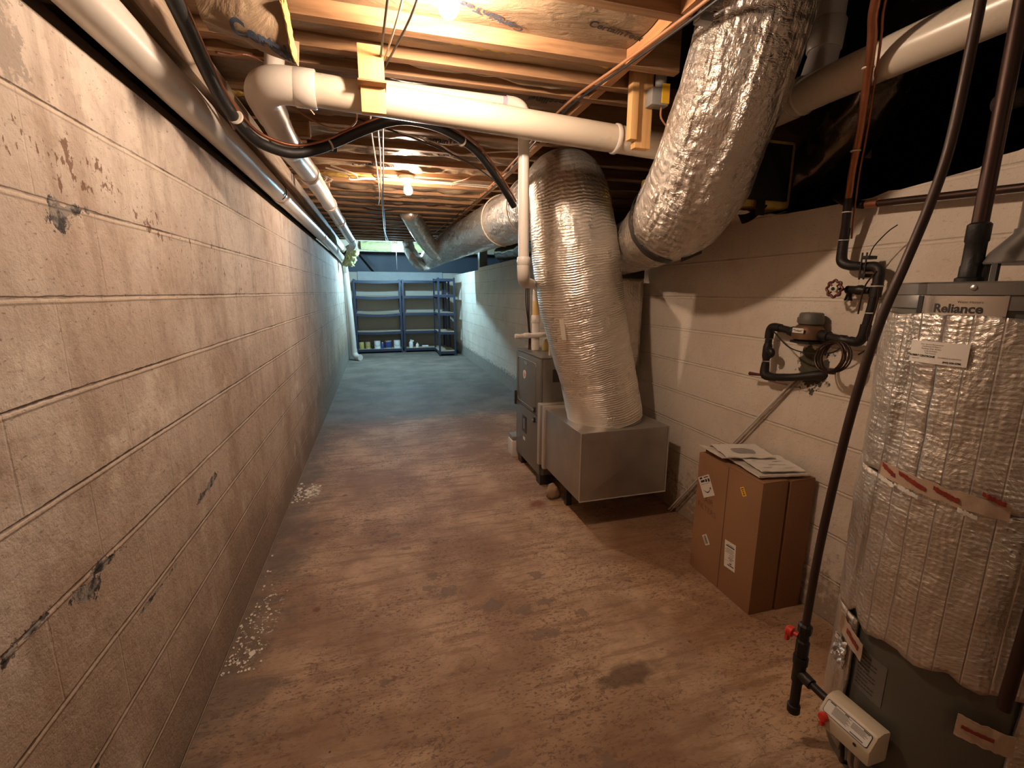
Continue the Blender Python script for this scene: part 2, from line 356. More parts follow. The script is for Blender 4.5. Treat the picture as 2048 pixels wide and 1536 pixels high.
def kraft():
    t = NT('kraft_paper_facing'); p = t.pos()
    n = t.noise(p, 3.0, 5.0, 0.6); f = t.noise(t.map(p, sc=(0.5, 2.0, 1)), 22.0, 5.0, 0.65); cr = t.noise(t.map(p, rot=(0, 0, 0.5), sc=(1, 2.4, 1)), 9.0, 5.0, 0.6, 1.2)
    c = t.mix(t.step(n, 0.3, 0.7), (0.19, 0.132, 0.083), (0.325, 0.232, 0.148)); c = t.mix(t.step(f, 0.58, 0.75, 0, 0.45), c, (0.13, 0.07, 0.03))
    h = t.math('ADD', cr, t.math('MULTIPLY', f, 0.3))
    return t.out(c, 0.42, 0, t.bump(h, 0.45, 0.02), 0.45)
M_kraft = kraft()
M_glassfibre = simple('yellow_fibreglass', (0.66, 0.47, 0.13), 0.95, 0, 0.35, 25.0, 0.9, 70.0, 0.1)
M_glassfibre_g = simple('green_fibreglass', (0.34, 0.33, 0.15), 0.95, 0, 0.35, 25.0, 0.9, 70.0, 0.1)
M_ink = simple('blue_print_ink', (0.028, 0.042, 0.07), 0.55)
M_ink_blk = simple('black_print_ink', (0.018, 0.014, 0.012), 0.55)
M_ink_brown = simple('faded_marker_ink', (0.085, 0.03, 0.02), 0.6)
M_pvc = simple('white_pvc', (0.63, 0.585, 0.53), 0.33, 0, 0.05, 5.0)
M_pvc_cream = simple('cream_pvc', (0.57, 0.50, 0.405), 0.3, 0, 0.05, 5.0)
M_pvc_yellow = simple('tan_cpvc', (0.60, 0.43, 0.20), 0.4, 0, 0.06, 5.0)
M_primer = simple('purple_primer', (0.42, 0.33, 0.42), 0.4)

def foil(name, col, rough, kind):
    t = NT(name); p = t.objc()
    if kind in ('duct', 'flex', 'trunk'):
        q = t.node('ShaderNodeAttribute', attribute_name='tuv').outputs['Vector']
        f1, f2, sk = {'duct': (15.0, 40.0, 0.0), 'flex': (9.0, 26.0, 0.5), 'trunk': (12.0, 30.0, 0.25)}[kind]
        a = t.noise(t.map(q, rot=(sk * 0.5, sk * 0.4, 0), sc=(1.1, 1.1, f1)), 2.6, 4.0, 0.6, 0.5)
        a2 = t.noise(t.map(q, rot=(-sk * 0.6, sk * 0.5, 0), sc=(1.6, 1.6, f2)), 2.4, 4.0, 0.62, 0.8)
        b = t.noise(t.map(q, sc=(3, 3, 9)), 6.0, 5.0, 0.62, 1.0); mk = t.step(t.noise(t.map(q, sc=(1, 1, 1.5)), 1.7, 3.0), 0.35, 0.65, 0.25, 1.0)
        a = t.math('SUBTRACT', 1.0, t.math('ABSOLUTE', t.math('SUBTRACT', t.math('MULTIPLY', a, 2.0), 1.0)))
        a2 = t.math('SUBTRACT', 1.0, t.math('ABSOLUTE', t.math('SUBTRACT', t.math('MULTIPLY', a2, 2.0), 1.0)))
        qx, qy, qz = t.sep(q); per = {'duct': 460.0, 'flex': 150.0, 'trunk': 170.0}[kind]
        wv = t.math('SINE', t.math('ADD', t.math('MULTIPLY', qz, per), t.math('MULTIPLY', t.noise(t.map(q, sc=(1.3, 1.3, 3.0)), 2.0, 4.0, 0.6), 13.0)))
        h = t.math('MULTIPLY', t.math('ADD', t.math('ADD', a, t.math('MULTIPLY', a2, {'duct': 0.35, 'flex': 0.6, 'trunk': 0.5}[kind])), t.math('MULTIPLY', b, {'duct': 0.16, 'flex': 0.35, 'trunk': 0.3}[kind])), mk)
        h = t.math('ADD', h, t.math('MULTIPLY', wv, {'duct': 0.13, 'flex': 0.14, 'trunk': 0.2}[kind])); st, di = {'duct': 0.6, 'flex': 0.95, 'trunk': 0.85}[kind], {'duct': 0.010, 'flex': 0.016, 'trunk': 0.014}[kind]
    elif kind == 'ductold':
        a = t.noise(t.map(p, sc=(1, 1, 5.0)), 8.0, 5.0, 0.6, 0.7); b = t.noise(p, 30.0, 4.0, 0.6); grid = t.noise(t.map(p, sc=(0.6, 0.6, 3)), 45.0, 2.0)
        h = t.math('ADD', a, t.math('ADD', t.math('MULTIPLY', b, 0.35), t.math('MULTIPLY', grid, 0.25))); st, di = 0.55, 0.02
    elif kind == 'trunkold':
        a = t.noise(t.map(p, sc=(1, 5.0, 1)), 7.0, 5.0, 0.6, 0.6); b = t.noise(p, 28.0, 4.0, 0.6); h = t.math('ADD', a, t.math('MULTIPLY', b, 0.4)); st, di = 0.55, 0.02
    elif kind == 'crumple':
        a = t.vor(t.map(p, sc=(1, 1.4, 1)), 9.0, 'SMOOTH_F1'); b = t.noise(p, 18.0, 5.0, 0.62, 1.5); h = t.math('ADD', t.math('MULTIPLY', a, 0.7), b); st, di = 0.6, 0.025
    else:   # bubble wrap in vertical columns
        x, y, z = t.sep(p); th = t.math('ARCTAN2', y, x)
        u = t.math('MULTIPLY', th, 21.0); v = t.math('MULTIPLY', z, 78.0); j = t.math('MULTIPLY', t.math('SUBTRACT', t.noise(p, 6.0, 4.0, 0.6), 0.5), 3.0)
        bub = t.vor(t.comb(t.math('ADD', u, j), t.math('ADD', v, j), 0.0), 1.0, 'SMOOTH_F1', 'Distance', 0.35)
        col_l = t.step(t.math('ABSOLUTE', t.math('SUBTRACT', t.math('FRACT', t.math('MULTIPLY', th, 5.25)), 0.5)), 0.0, 0.05, -0.6, 0.0)
        cr = t.noise(p, 7.0, 5.0, 0.6, 1.6); wr = t.noise(t.map(p, rot=(0.4, 0.5, 0.6), sc=(1, 1, 3)), 12.0, 4.0, 0.6, 1.0)
        h = t.math('ADD', t.math('MULTIPLY', bub, -0.5), t.math('ADD', t.math('ADD', t.math('MULTIPLY', cr, 1.3), col_l), t.math('MULTIPLY', wr, 0.6))); st, di = 0.55, 0.014
    n = t.noise(p, 4.0, 4.0)
    c = t.mix(n, tuple(q * 0.86 for q in col), col)
    return t.out(c, t.step(t.noise(p, 9.0, 3.0), 0.3, 0.7, rough + 0.0, rough + 0.14), 0.82, t.bump(h, st, di))
M_foil = foil('foil_duct_wrap', (0.84, 0.78, 0.70), 0.26, 'duct')
M_foil_f = foil('foil_flex_wrap', (0.82, 0.755, 0.68), 0.20, 'flex')
M_foil_c = foil('foil_flex_jacket', (0.78, 0.70, 0.61), 0.30, 'crumple')
M_foil_t = foil('foil_trunk_wrap', (0.66, 0.65, 0.63), 0.16, 'trunk')
M_foil_b = foil('foil_bubble_wrap', (0.74, 0.68, 0.605), 0.33, 'bubble')
M_galv = simple('galvanised_sheet', (0.40, 0.375, 0.34), 0.36, 0.8, 0.34, 5.0)
M_galv_l = simple('bright_sheet_edge', (0.62, 0.58, 0.52), 0.4, 0.7, 0.1, 9.0)
M_furn = simple('furnace_grey_enamel', (0.175, 0.163, 0.148), 0.36, 0.35, 0.08, 4.0)
M_furn_d = simple('furnace_dark', (0.03, 0.027, 0.025), 0.4)
M_heater = simple('dark_green_grey_enamel', (0.105, 0.098, 0.078), 0.38, 0.1, 0.1, 5.0)
M_black = simple('black_foam_rubber', (0.012, 0.012, 0.013), 0.5, 0, 0.2, 10.0, 0.2, 60.0)
M_tape = simple('black_duct_tape', (0.022, 0.020, 0.019), 0.42, 0, 0.2, 12.0)
M_iron = simple('black_iron', (0.016, 0.013, 0.011), 0.5, 0.3, 0.3, 20.0, 0.3, 90.0)
M_copper = simple('aged_copper', (0.42, 0.175, 0.095), 0.36, 0.85, 0.25, 16.0)
M_copper_d = simple('tarnished_copper', (0.045, 0.023, 0.016), 0.45, 0.6, 0.3, 16.0)
M_hose = simple('brown_gas_tube', (0.040, 0.022, 0.014), 0.48, 0.25, 0.3, 14.0)
M_bronze = simple('meter_bronze', (0.17, 0.092, 0.05), 0.5, 0.5, 0.2, 14.0)
M_meter_cap = simple('meter_grey_cap', (0.10, 0.092, 0.08), 0.55)
M_card = simple('brown_cardboard', (0.265, 0.135, 0.064), 0.72, 0, 0.07, 3.0)
M_card2 = simple('darker_cardboard', (0.24, 0.112, 0.054), 0.75, 0, 0.07, 3.0)
M_paper = simple('white_paper', (0.70, 0.66, 0.60), 0.55, 0, 0.05, 8.0)
M_plastic_bag = simple('clear_bag_over_paper', (0.66, 0.60, 0.53), 0.22, 0, 0.12, 14.0, 0.5, 18.0)
M_grey_photo = simple('grey_printed_picture', (0.28, 0.265, 0.25), 0.5, 0, 0.25, 20.0)
M_yellow = simple('yellow_sticker', (0.80, 0.47, 0.03), 0.45)
M_red = simple('red_plastic', (0.60, 0.035, 0.02), 0.38)
M_redtape = simple('dark_red_print', (0.24, 0.030, 0.018), 0.45)
M_tapeclear = simple('aged_packing_tape', (0.46, 0.33, 0.235), 0.25, 0, 0.18, 14.0, 0.4, 20.0)
M_valve = simple('beige_valve_plastic', (0.58, 0.50, 0.37), 0.42, 0, 0.06, 8.0)
M_shelf = simple('navy_steel_shelving', (0.032, 0.042, 0.075), 0.42, 0.2, 0.15, 9.0)
M_board = simple('particle_board', (0.42, 0.34, 0.24), 0.7, 0, 0.15, 20.0)
M_conc = simple('grey_concrete', (0.34, 0.34, 0.33), 0.85, 0, 0.2, 6.0, 0.4, 40.0)
M_farwall = simple('dim_painted_block', (0.40, 0.36, 0.30), 0.85, 0, 0.15, 3.0, 0.3, 30.0)
M_panel = simple('slate_blue_panel', (0.06, 0.068, 0.088), 0.6, 0, 0.12, 3.0)
M_navy = simple('dark_board', (0.02, 0.022, 0.03), 0.6)
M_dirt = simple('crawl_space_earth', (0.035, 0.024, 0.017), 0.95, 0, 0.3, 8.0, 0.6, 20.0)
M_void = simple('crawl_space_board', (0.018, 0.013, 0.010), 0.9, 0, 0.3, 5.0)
M_plastic_blk = simple('shiny_black_sleeve', (0.20, 0.165, 0.135), 0.2, 0.85, 0.3, 20.0, 0.7, 24.0, 0.6)
M_wire_w = simple('white_cable', (0.62, 0.56, 0.47), 0.45)
M_wire_b = simple('black_cable', (0.015, 0.015, 0.018), 0.45)
M_wire_t = simple('tan_cable', (0.33, 0.16, 0.08), 0.5)
M_tie = simple('pale_cable_tie', (0.60, 0.54, 0.46), 0.4)
M_white = simple('white_enamel', (0.72, 0.72, 0.70), 0.35)
M_greyplastic = simple('grey_plastic', (0.25, 0.245, 0.235), 0.45)
M_ironwheel = simple('red_iron_wheel', (0.10, 0.022, 0.018), 0.5, 0.2)
M_stone = simple('tan_stone', (0.30, 0.20, 0.125), 0.85, 0, 0.3, 12.0, 0.6, 30.0)
M_flake = simple('paint_flake', (0.74, 0.66, 0.54), 0.7)
M_plate = simple('brushed_nameplate', (0.55, 0.50, 0.44), 0.28, 0.8, 0.06, 8.0)
M_porc = simple('white_porcelain', (0.80, 0.76, 0.70), 0.3)
M_blueprint = simple('blue_can_label', (0.035, 0.06, 0.22), 0.4)
M_can_y = simple('yellow_can_label', (0.45, 0.36, 0.12), 0.45)
M_screw = simple('steel_screw', (0.6, 0.56, 0.5), 0.3, 0.9)
def emit(name, col, k):
    t = NT(name); t.b.inputs['Base Color'].default_value = (0.8, 0.8, 0.8, 1); t.b.inputs['Emission Color'].default_value = (*col, 1); t.b.inputs['Emission Strength'].default_value = k
    return t.m
M_e_near = emit('lit_bulb_near', WARM, BULB_NEAR); M_e_mid = emit('lit_bulb_middle', WARM, BULB_MID); M_e_far = emit('lit_bulb_far', COOL, BULB_FAR)

# ------------------------------------------------------------------ the room
XL, XR, YB, YF = -0.66, 1.862, -4.0, 11.95
struct('floor', MB().box(XL - 0.3, XR + 0.3, YB, YF + 0.3, -0.12, 0.0), M_floor, smooth=False)
struct('wall_left', MB().box(XL - 0.2, XL, YB, YF, -0.1, 2.025), M_wall_l, smooth=False)
# right wall: its broken top edge is uneven, and it steps up beside the heater
top = [(YB, 2.28), (0.60, 2.28), (0.86, 2.24), (0.90, 2.16), (0.925, 1.96), (0.94, 1.885), (1.0, 1.868), (1.045, 1.865), (1.09, 1.842), (1.2, 1.832), (1.32, 1.822), (1.36, 1.826), (1.42, 1.812), (1.7, 1.812), (2.6, 1.83), (3.6, 1.85), (4.8, 1.87), (6.2, 1.885), (6.3, 1.90), (8.6, 1.90), (8.7, 1.90), (8.75, 1.86), (10.2, 1.86), (YF, 1.86)]
poly = [(a, b) for a, b in top] + [(YF, -0.1), (YB, -0.1)]
struct('wall_right', MB().prism(poly, XR, XR + 0.2, axis=0), M_wall_r, smooth=False)
struct('wall_back', MB().box(XL - 0.3, XR + 0.3, YB - 0.2, YB, -0.1, 3.0), M_wall_r, smooth=False)
struct('wall_far', MB().box(XL - 0.3, XR + 3.5, YF, YF + 0.2, -0.1, 1.92), M_farwall, smooth=False)
# subfloor over everything, joists and blocking are parts of the ceiling
ceil = struct('ceiling', MB().box(-1.2, 1.02, YB, 8.30, 2.54, 2.58), M_dark_wood, smooth=False)
JB = 2.30
joists = [1.42 + 0.33 * k for k in range(-16, 22)]
J = sorted(joists + [1.945])
for y in J:
    jd = struct('ceiling_joist', MB().box(-1.0, 1.0 if y < 1.6 else (1.19 if y < 2.2 else 3.1), y, y + 0.038, JB, 2.539), M_joist, smooth=False)
for a, b in zip(J[:-1], J[1:]):
    if a > -1 and b - a > 0.1:
        struct('ceiling_blocking', MB().box(0.955, 0.993, a + 0.0385, b - 0.0005, JB + 0.002, JB + 0.14), M_joist_y, smooth=False)
# sill and rim board over the left wall
struct('trim_1', MB().box(-0.86, -0.672, YB, 9.6, 2.026, 2.066), M_dark_wood, smooth=False)
struct('trim_2', MB().box(-0.595, -0.555, YB, 9.4, 2.172, 2.2995), M_sill, smooth=False)
# dark crawl space beyond the right wall
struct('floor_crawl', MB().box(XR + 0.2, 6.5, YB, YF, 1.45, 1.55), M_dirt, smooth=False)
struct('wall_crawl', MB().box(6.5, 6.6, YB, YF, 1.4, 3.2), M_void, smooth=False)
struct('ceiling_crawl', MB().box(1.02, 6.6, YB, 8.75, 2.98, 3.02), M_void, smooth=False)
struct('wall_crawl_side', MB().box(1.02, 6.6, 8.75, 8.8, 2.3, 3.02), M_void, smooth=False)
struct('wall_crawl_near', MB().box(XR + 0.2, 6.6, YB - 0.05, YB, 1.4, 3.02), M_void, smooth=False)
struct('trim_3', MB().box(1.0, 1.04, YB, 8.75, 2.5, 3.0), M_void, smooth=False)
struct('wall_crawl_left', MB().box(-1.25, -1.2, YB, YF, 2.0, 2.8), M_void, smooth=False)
# far end above the shelves: header, upper recess, concrete ledge
struct('trim_4', MB().box(-1.2, 3.2, 10.80, 10.95, 2.315, 2.62), M_board, smooth=False)
struct('ceiling_white', MB().box(-1.2, 3.2, 8.30, 10.80, 2.56, 2.60), M_joist, smooth=False)
struct('wall_crawl_far', MB().box(3.2, 3.25, 8.8, 12.6, 1.4, 2.64), M_void, smooth=False)
struct('floor_crawl_far', MB().box(XR + 0.2, 3.2, 8.8, 12.6, 1.45, 1.55), M_dirt, smooth=False)
struct('ceiling_far', MB().box(-1.2, 3.25, 10.95, 12.6, 2.62, 2.66), M_navy, smooth=False)
struct('wall_far_upper', MB().box(-1.2, 3.6, 12.3, 12.4, 1.9, 2.64), M_panel, smooth=False)
struct('trim_5', MB().box(-0.44, 1.6, YF - 0.03, YF + 0.2, 1.70, 1.93), M_conc, smooth=False)
struct('trim_6', MB().box(XR + 0.02, XR + 0.17, 8.72, 8.88, 1.86, 2.30), M_conc, smooth=False)

# ------------------------------------------------------------------ insulation batts between the joists
ORD = ['first', 'second', 'third', 'fourth', 'fifth', 'sixth', 'seventh', 'eighth', 'ninth', 'tenth', 'eleventh', 'twelfth', 'thirteenth', 'fourteenth', 'fifteenth', 'sixteenth', 'seventeenth', 'eighteenth', 'nineteenth', 'twentieth', 'twenty-first', 'twenty-second', 'twenty-third', 'twenty-fourth', 'twenty-fifth', 'twenty-sixth', 'twenty-seventh']
def batt_z(i, x, y, t):
    """height of the paper facing; t in 0..1 across the bay"""
    edge = min(t, 1 - t) * 2
    n1 = mnoise.noise(Vector((x * 1.6, y * 5.0, i * 3.1))); n2 = mnoise.noise(Vector((x * 4.5 + 7, y * 22.0, i * 1.7))); n3 = mnoise.noise(Vector((x * 14, y * 30, i)))
    if y < 1.75: z = 2.352 - 0.012 * edge + 0.012 * n1 + 0.004 * n2
    elif y < 2.0: z = 2.345 - 0.01 * edge + 0.012 * n1 + 0.006 * n2
    elif y < 3.4: z = 2.336 - 0.018 * edge + 0.020 * n1 + 0.020 * (0.5 - abs(n2) * 1.6) + 0.006 * n3
    else: z = 2.332 - 0.022 * edge + 0.018 * n1 + 0.026 * (0.5 - abs(n2) * 1.6) + 0.006 * n3
    return z
BATTS = []
vis = 0
for i, (a, b) in enumerate(zip(J[:-1], J[1:])):
    y0, y1 = a + 0.0385, b - 0.0005
    nx = 70 if 1.0 < a < 5 else 40
    ny = 16 if 1.0 < a < 5 else 10
    x0, x1 = -0.735, 0.95
    if 1.40 < a < 1.5: x0 = -0.28
    def fn(u, v, i=i, y0=y0, y1=y1):
        x = x0 + (x1 - x0) * u; y = y0 + (y1 - y0) * v
        return Vector((x, y, batt_z(i, x, y, v)))
    top_z = 2.535
    mb = MB(); G = [fn(p / nx, q / ny) for p in range(nx + 1) for q in range(ny + 1)]; W = ny + 1; n = len(G)
    mb.v = [tuple(g) for g in G] + [(g.x, g.y, top_z) for g in G]
    for p in range(nx):
        for q in range(ny):
            f = (p * W + q, (p + 1) * W + q, (p + 1) * W + q + 1, p * W + q + 1); mb.f.append(f)
    ring = [p * W for p in range(nx + 1)] + [nx * W + q for q in range(1, W)] + [p * W + ny for p in range(nx - 1, -1, -1)] + [q for q in range(ny - 1, 0, -1)]
    for p, q in zip(ring, ring[1:] + ring[:1]): mb.f.append((q, p, p + n, q + n))
    mb.f.append(tuple(r + n for r in ring))
    o = obj('insulation_batt', mb, M_kraft, ang=60)
    if a > 0.9:
        tag(o, 'paper faced insulation batt, %s ceiling bay from the top of the photo' % ORD[vis], 'insulation'); vis += 1
    else:
        tag(o, 'brown paper faced insulation batt in a ceiling bay behind the photographer', 'insulation', 'batts behind the photographer')
    BATTS.append((i, a, b, o))

def print_on(bi, body, x, y, size, ang, mat=M_ink, off=0.005):
    i, a, b, o = BATTS[bi]; ca, sa = math.cos(ang), math.sin(ang); y0, y1 = a + 0.038, b
    def fn(u, v):
        X = x + u * ca - v * sa; Y = y + u * sa + v * ca; Y = min(max(Y, y0 + 0.003), y1 - 0.003)
        return Vector((X, Y, batt_z(i, X, Y, (Y - y0) / (y1 - y0)) - off))
    obj('printed_lettering', text_mb(body, size, fn, bold=0.0016, sub=2), mat, o, smooth=False)
bay = lambda y: next(k for k, (i, a, b, o) in enumerate(BATTS) if a <= y < b)
# seen from below, lettering that reads correctly needs u to the right (+x) and v towards the photographer
def print_below(y, body, x, size, flip=False, mat=M_ink, off=0.006, slant=0.0):
    i, a, b, o = BATTS[bay(y)]; y0, y1 = a + 0.038, b
    s = -1 if flip else 1
    def fn(u, v):
        X = x + s * u; Y = y - s * v + slant * u
        Y = min(max(Y, y0 + 0.003), y1 - 0.003)
        return Vector((X, Y, batt_z(i, X, Y, (Y - y0) / (y1 - y0)) - off))
    obj('printed_lettering', text_mb(body, size, fn, bold=0.0016, sub=2), mat, o, smooth=False)
print_below(1.665, 'CertainTeed', 0.40, 0.052, flip=True, slant=-0.40)
print_below(1.625, 'CertainTeed', 0.850, 0.046, mat=M_ink_blk, slant=0.18)
print_below(2.09, 'CertainTeed', 0.55, 0.060, mat=M_ink)
print_below(2.22, 'peelliner', 0.80, 0.055, flip=True, mat=M_ink_blk)
print_below(2.52, 'Deedlined', -0.02, 0.050, flip=True, mat=M_ink_blk)
print_below(2.90, 'CertainTeed', 0.42, 0.050, mat=M_ink_blk)
print_below(3.2, 'CertainTeed', 0.56, 0.055, mat=M_ink)
print_below(3.52, 'CertainTeed', 0.02, 0.055, mat=M_ink_blk)
# striped print blocks on the nearest facing
def stripes(y, x, w, h, nbar, mat=M_ink_blk):
    i, a, b, o = BATTS[bay(y)]; y0, y1 = a + 0.038, b; mb = MB()
    for k in range(nbar):
        xa = x + w * k / nbar
        for q in range(3):
            vs = []
            for (xx, yy) in ((xa, y + h * q / 3), (xa + w / nbar * 0.4, y + h * q / 3), (xa + w / nbar * 0.4, y + h * (q + 0.9) / 3), (xa, y + h * (q + 0.9) / 3)):
                vs.append((xx, yy, batt_z(i, xx, yy, (yy - y0) / (y1 - y0)) - 0.004))
            mb.add(vs, [(0, 1, 2, 3)])
    obj('printed_bars', mb, mat, o, smooth=False)
stripes(1.49, 0.43, 0.12, 0.05, 10)
stripes(1.61, -0.06, 0.09, 0.06, 9)
# torn fibreglass showing at paper edges (part of the batt it spills from)
def fibre(yc, x0, x1, wdt, z=2.335, mat=M_glassfibre, name='exposed_fibreglass', seed=0):
    i, a, b, o = BATTS[bay(yc)]
    def fn(u, v):
        x = x0 + (x1 - x0) * u; e = math.sin(PI * u) ** 0.5
        y = yc + (v - 0.5) * wdt * (0.35 + 0.65 * e) + 0.006 * mnoise.noise(Vector((x * 30, v * 3, seed)))
        return Vector((x, y, z - 0.012 * math.sin(PI * v) * e + 0.006 * mnoise.noise(Vector((x * 40, y * 40, seed)))))
    obj(name, MB().sheet(fn, 40, 6, (0, 0, 0.02)), mat, o)
fibre(1.835, 0.24, 0.62, 0.055, 2.333)
fibre(1.822, 0.98 - 0.12, 0.935, 0.03, 2.325, seed=3)
fibre(3.82, -0.36, 0.03, 0.12, 2.295, seed=5)
fibre(2.46, -0.62, -0.5, 0.1, 2.305, seed=6)

# a torn batt end hanging down over the pipe elbow
t = thing('hanging_insulation_batt', 'torn batt end hanging below the joists above the white pipe elbow', 'insulation', (-0.42, 1.60, 2.16))
def hb(u, v):
    x = -0.42 + 0.205 * u + 0.02 * v
    k = [(1.515, 2.285), (1.535, 2.252), (1.56, 2.215), (1.585, 2.170), (1.615, 2.128), (1.68, 2.13), (1.725, 2.22)]
    q = v * 6; i0 = min(int(q), 5); f = q - i0; y = k[i0][0] * (1 - f) + k[i0 + 1][0] * f; z = k[i0][1] * (1 - f) + k[i0 + 1][1] * f
    z += 0.02 * (1 - u) + 0.016 * mnoise.noise(Vector((x * 8, v * 2.5, 3))) + 0.008 * mnoise.noise(Vector((x * 22, v * 9, 1)))
    y += 0.42 * (x + 0.215) + 0.025 * mnoise.noise(Vector((x * 7, v * 3, 9)))
    return Vector((x, y, min(z, 2.297)))
obj('paper_facing', MB().sheet(hb, 34, 20, (0, 0, 0.004)), M_kraft, t, ang=60)
def hbf(u, v):
    p = hb(0.975 + 0.055 * u + 0.015 * mnoise.noise(Vector((v * 9, 0, 2))), 0.26 + 0.44 * v); p.z -= 0.012 * math.sin(PI * u) ** 0.5; p.y -= 0.008 * math.sin(PI * u); return p
obj('fibreglass_edge', MB().sheet(hbf, 6, 30, (0, 0.02, 0.03)), M_glassfibre, t)
def hp(u, v):
    q = hb(min(max((-0.61 + 0.395 * ((u + 0.205) / 0.395 + 0.17) + 0.42) / 0.205, 0.0), 0.985), min(max(0.62 - v / 0.26 + 0.55 * u, 0.02), 0.99)); q.y -= 0.004; q.z -= 0.005; return q
obj('printed_lettering', text_mb('CertainT', 0.050, lambda u, v: hp(u + 0.075, v), bold=0.0018, sub=2), M_ink, t, smooth=False)
# fibreglass stuffed at the far header
for (xa, xb, za, lab) in ((-0.29, 0.34, 2.29, 'yellow green insulation batt lying on the far white header left of the far bulb'), (0.80, 1.22, 2.29, 'yellow green insulation scrap on the far white header behind the duct branches')):
    def ff(u, v, xa=xa, xb=xb):
        x = xa + (xb - xa) * u
        return Vector((x, 10.72 - 0.04 * math.sin(PI * v) + 0.012 * mnoise.noise(Vector((x * 9, v * 4, 2))), 2.345 + 0.16 * v + 0.012 * mnoise.noise(Vector((x * 12, v * 5, 7))) - 0.03 * u * (1 - v)))
    tag(obj('insulation_scrap', MB().sheet(ff, 24, 8, (0, 0.04, 0)), M_glassfibre_g), lab, 'insulation')
def ff(u, v):
    a = 0.20 * u - 0.10; n_ = mnoise.noise(Vector((u * 5, v * 6, 3))); return Vector((-0.50 + a + 0.1 * v + 0.05 * mnoise.noise(Vector((v * 7, u * 2, 8))), 9.2 - 0.06 * math.sin(PI * u) + 0.05 * n_, 1.92 + 0.28 * v + 0.05 * mnoise.noise(Vector((u * 7, v * 3, 5)))))
tag(obj('insulation_scrap', MB().sheet(ff, 12, 14, (0.02, 0.12, 0)), M_glassfibre_g), 'green insulation chunk hanging beside the far left downspout', 'insulation')
tag(obj('leaning_plank', MB().box(-0.05, 0.05, -0.02, 0.02, 0.0, 0.75, Matrix.Translation((0.02, 12.1, 1.935)) @ Matrix.Rotation(R(-38), 4, 'Y')), M_navy, smooth=False), 'dark plank leaning above the far concrete ledge', 'plank')

# ------------------------------------------------------------------ white drain pipes
def coupling(mb, p, d, r, l):
    d = Vector(d).normalized(); p = Vector(p); mb.tube([p - d * l / 2, p - d * (l / 2 - 0.004), p + d * (l / 2 - 0.004), p + d * l / 2], [r - 0.003, r, r, r - 0.003], seg=24, smooth=False)
t = thing('drain_pipe', 'long white drain pipe running along the top of the left block wall', 'pipe', (-0.60, 3, 2.035))
obj('pipe', MB().tube([(-0.598, YB + 0.01, 2.098), (-0.598, 3.29, 2.094), (-0.60, 6.4, 2.092), (-0.60, 9.6, 2.05), (-0.60, 9.95, 2.0), (-0.601, 10.2, 1.86)], 0.055, seg=28, n=6), M_pvc, t)
for yy in (3.62, 6.0, 9.0):
    c = MB(); coupling(c, (-0.598, yy, 2.092 if yy < 8 else 2.06), (0, 1, 0 if yy < 8 else -0.03), 0.0585, 0.09); obj('coupling', c, M_pvc, t)
obj('strap', MB().tube([(-0.598 + 0.0585 * math.cos(a), 3.48, 2.093 + 0.0585 * math.sin(a)) for a in [R(k) for k in range(-60, 240, 20)]], 0.003, seg=6, n=2), M_wire_b, t)
t = thing('downspout', 'white downspout dropping from the left wall pipe to the far floor', 'pipe', (-0.45, 10.3, 0))
obj('pipe', MB().tube([(-0.60, 10.21, 1.86), (-0.578, 10.28, 1.3), (-0.55, 10.35, 0.5), (-0.545, 10.36, 0.22)], 0.056, seg=20, n=4), M_pvc, t)
obj('foot_elbow', MB().tube([(-0.545, 10.36, 0.24), (-0.54, 10.36, 0.14), (-0.49, 10.31, 0.075), (-0.42, 10.24, 0.066)], [0.062, 0.064, 0.064, 0.066], seg=20, n=5), M_pvc, t)
t = thing('overhead_pipe', 'white pipe with elbow hung below the joists along the left side', 'pipe', (-0.36, 4, 2.1))
CP = 2.0
obj('pipe', MB().tube([(-0.372, 2.10, 2.168), (-0.358, 2.46, 2.107), (-0.352, 3.0, 2.128), (-0.35, 4.2, 2.17), (-0.345, 6.0, 2.19), (-0.335, 7.9, 2.215)], [0.0545] * 6, seg=24, n=5), M_pvc, t)
obj('elbow_fitting', MB().tube([(-0.20, CP, 2.182), (-0.29, CP + 0.0, 2.183), (-0.345, CP + 0.025, 2.18), (-0.372, CP + 0.075, 2.173), (-0.374, CP + 0.13, 2.163), (-0.368, CP + 0.22, 2.146)], [0.062, 0.063, 0.064, 0.063, 0.062, 0.060], seg=28, n=6), M_pvc, t)
c = MB(); coupling(c, (-0.215, CP, 2.181), (1, 0, -0.03), 0.0655, 0.075); obj('hub', c, M_pvc, t)
for a, b in (((-0.358, 2.47, 2.108), (0, 1, 0.05)), ((-0.352, 3.12, 2.132), (0, 1, 0.03)), ((-0.349, 4.35, 2.172), (0, 1, 0.02)), ((-0.345, 5.4, 2.184), (0, 1, 0.01)), ((-0.337, 7.4, 2.21), (0, 1, 0.01))):
    c = MB(); coupling(c, a, b, 0.0605, 0.10); obj('coupling', c, M_pvc, t)
obj('vent_stub', MB().tube([(-0.325, 2.045, 2.21), (-0.318, 2.055, 2.30)], 0.034, seg=18, smooth=False), M_pvc, t)
obj('far_elbow', MB().tube([(-0.335, 7.85, 2.214), (-0.333, 8.0, 2.21), (-0.36, 8.08, 2.16), (-0.43, 8.1, 2.12)], [0.052, 0.055, 0.055, 0.055], seg=18, n=4), M_pvc, t)
t = thing('cross_pipe', 'thick cream pipe crossing the corridor under the joists between two wooden hangers', 'pipe', (0.5, CP, 2.07))
obj('pipe', MB().tube([(-0.19, CP, 2.18), (0.30, CP, 2.158), (1.10, CP, 2.118), (1.36, CP, 2.106)], 0.0565, seg=32, n=4), M_pvc_cream, t)
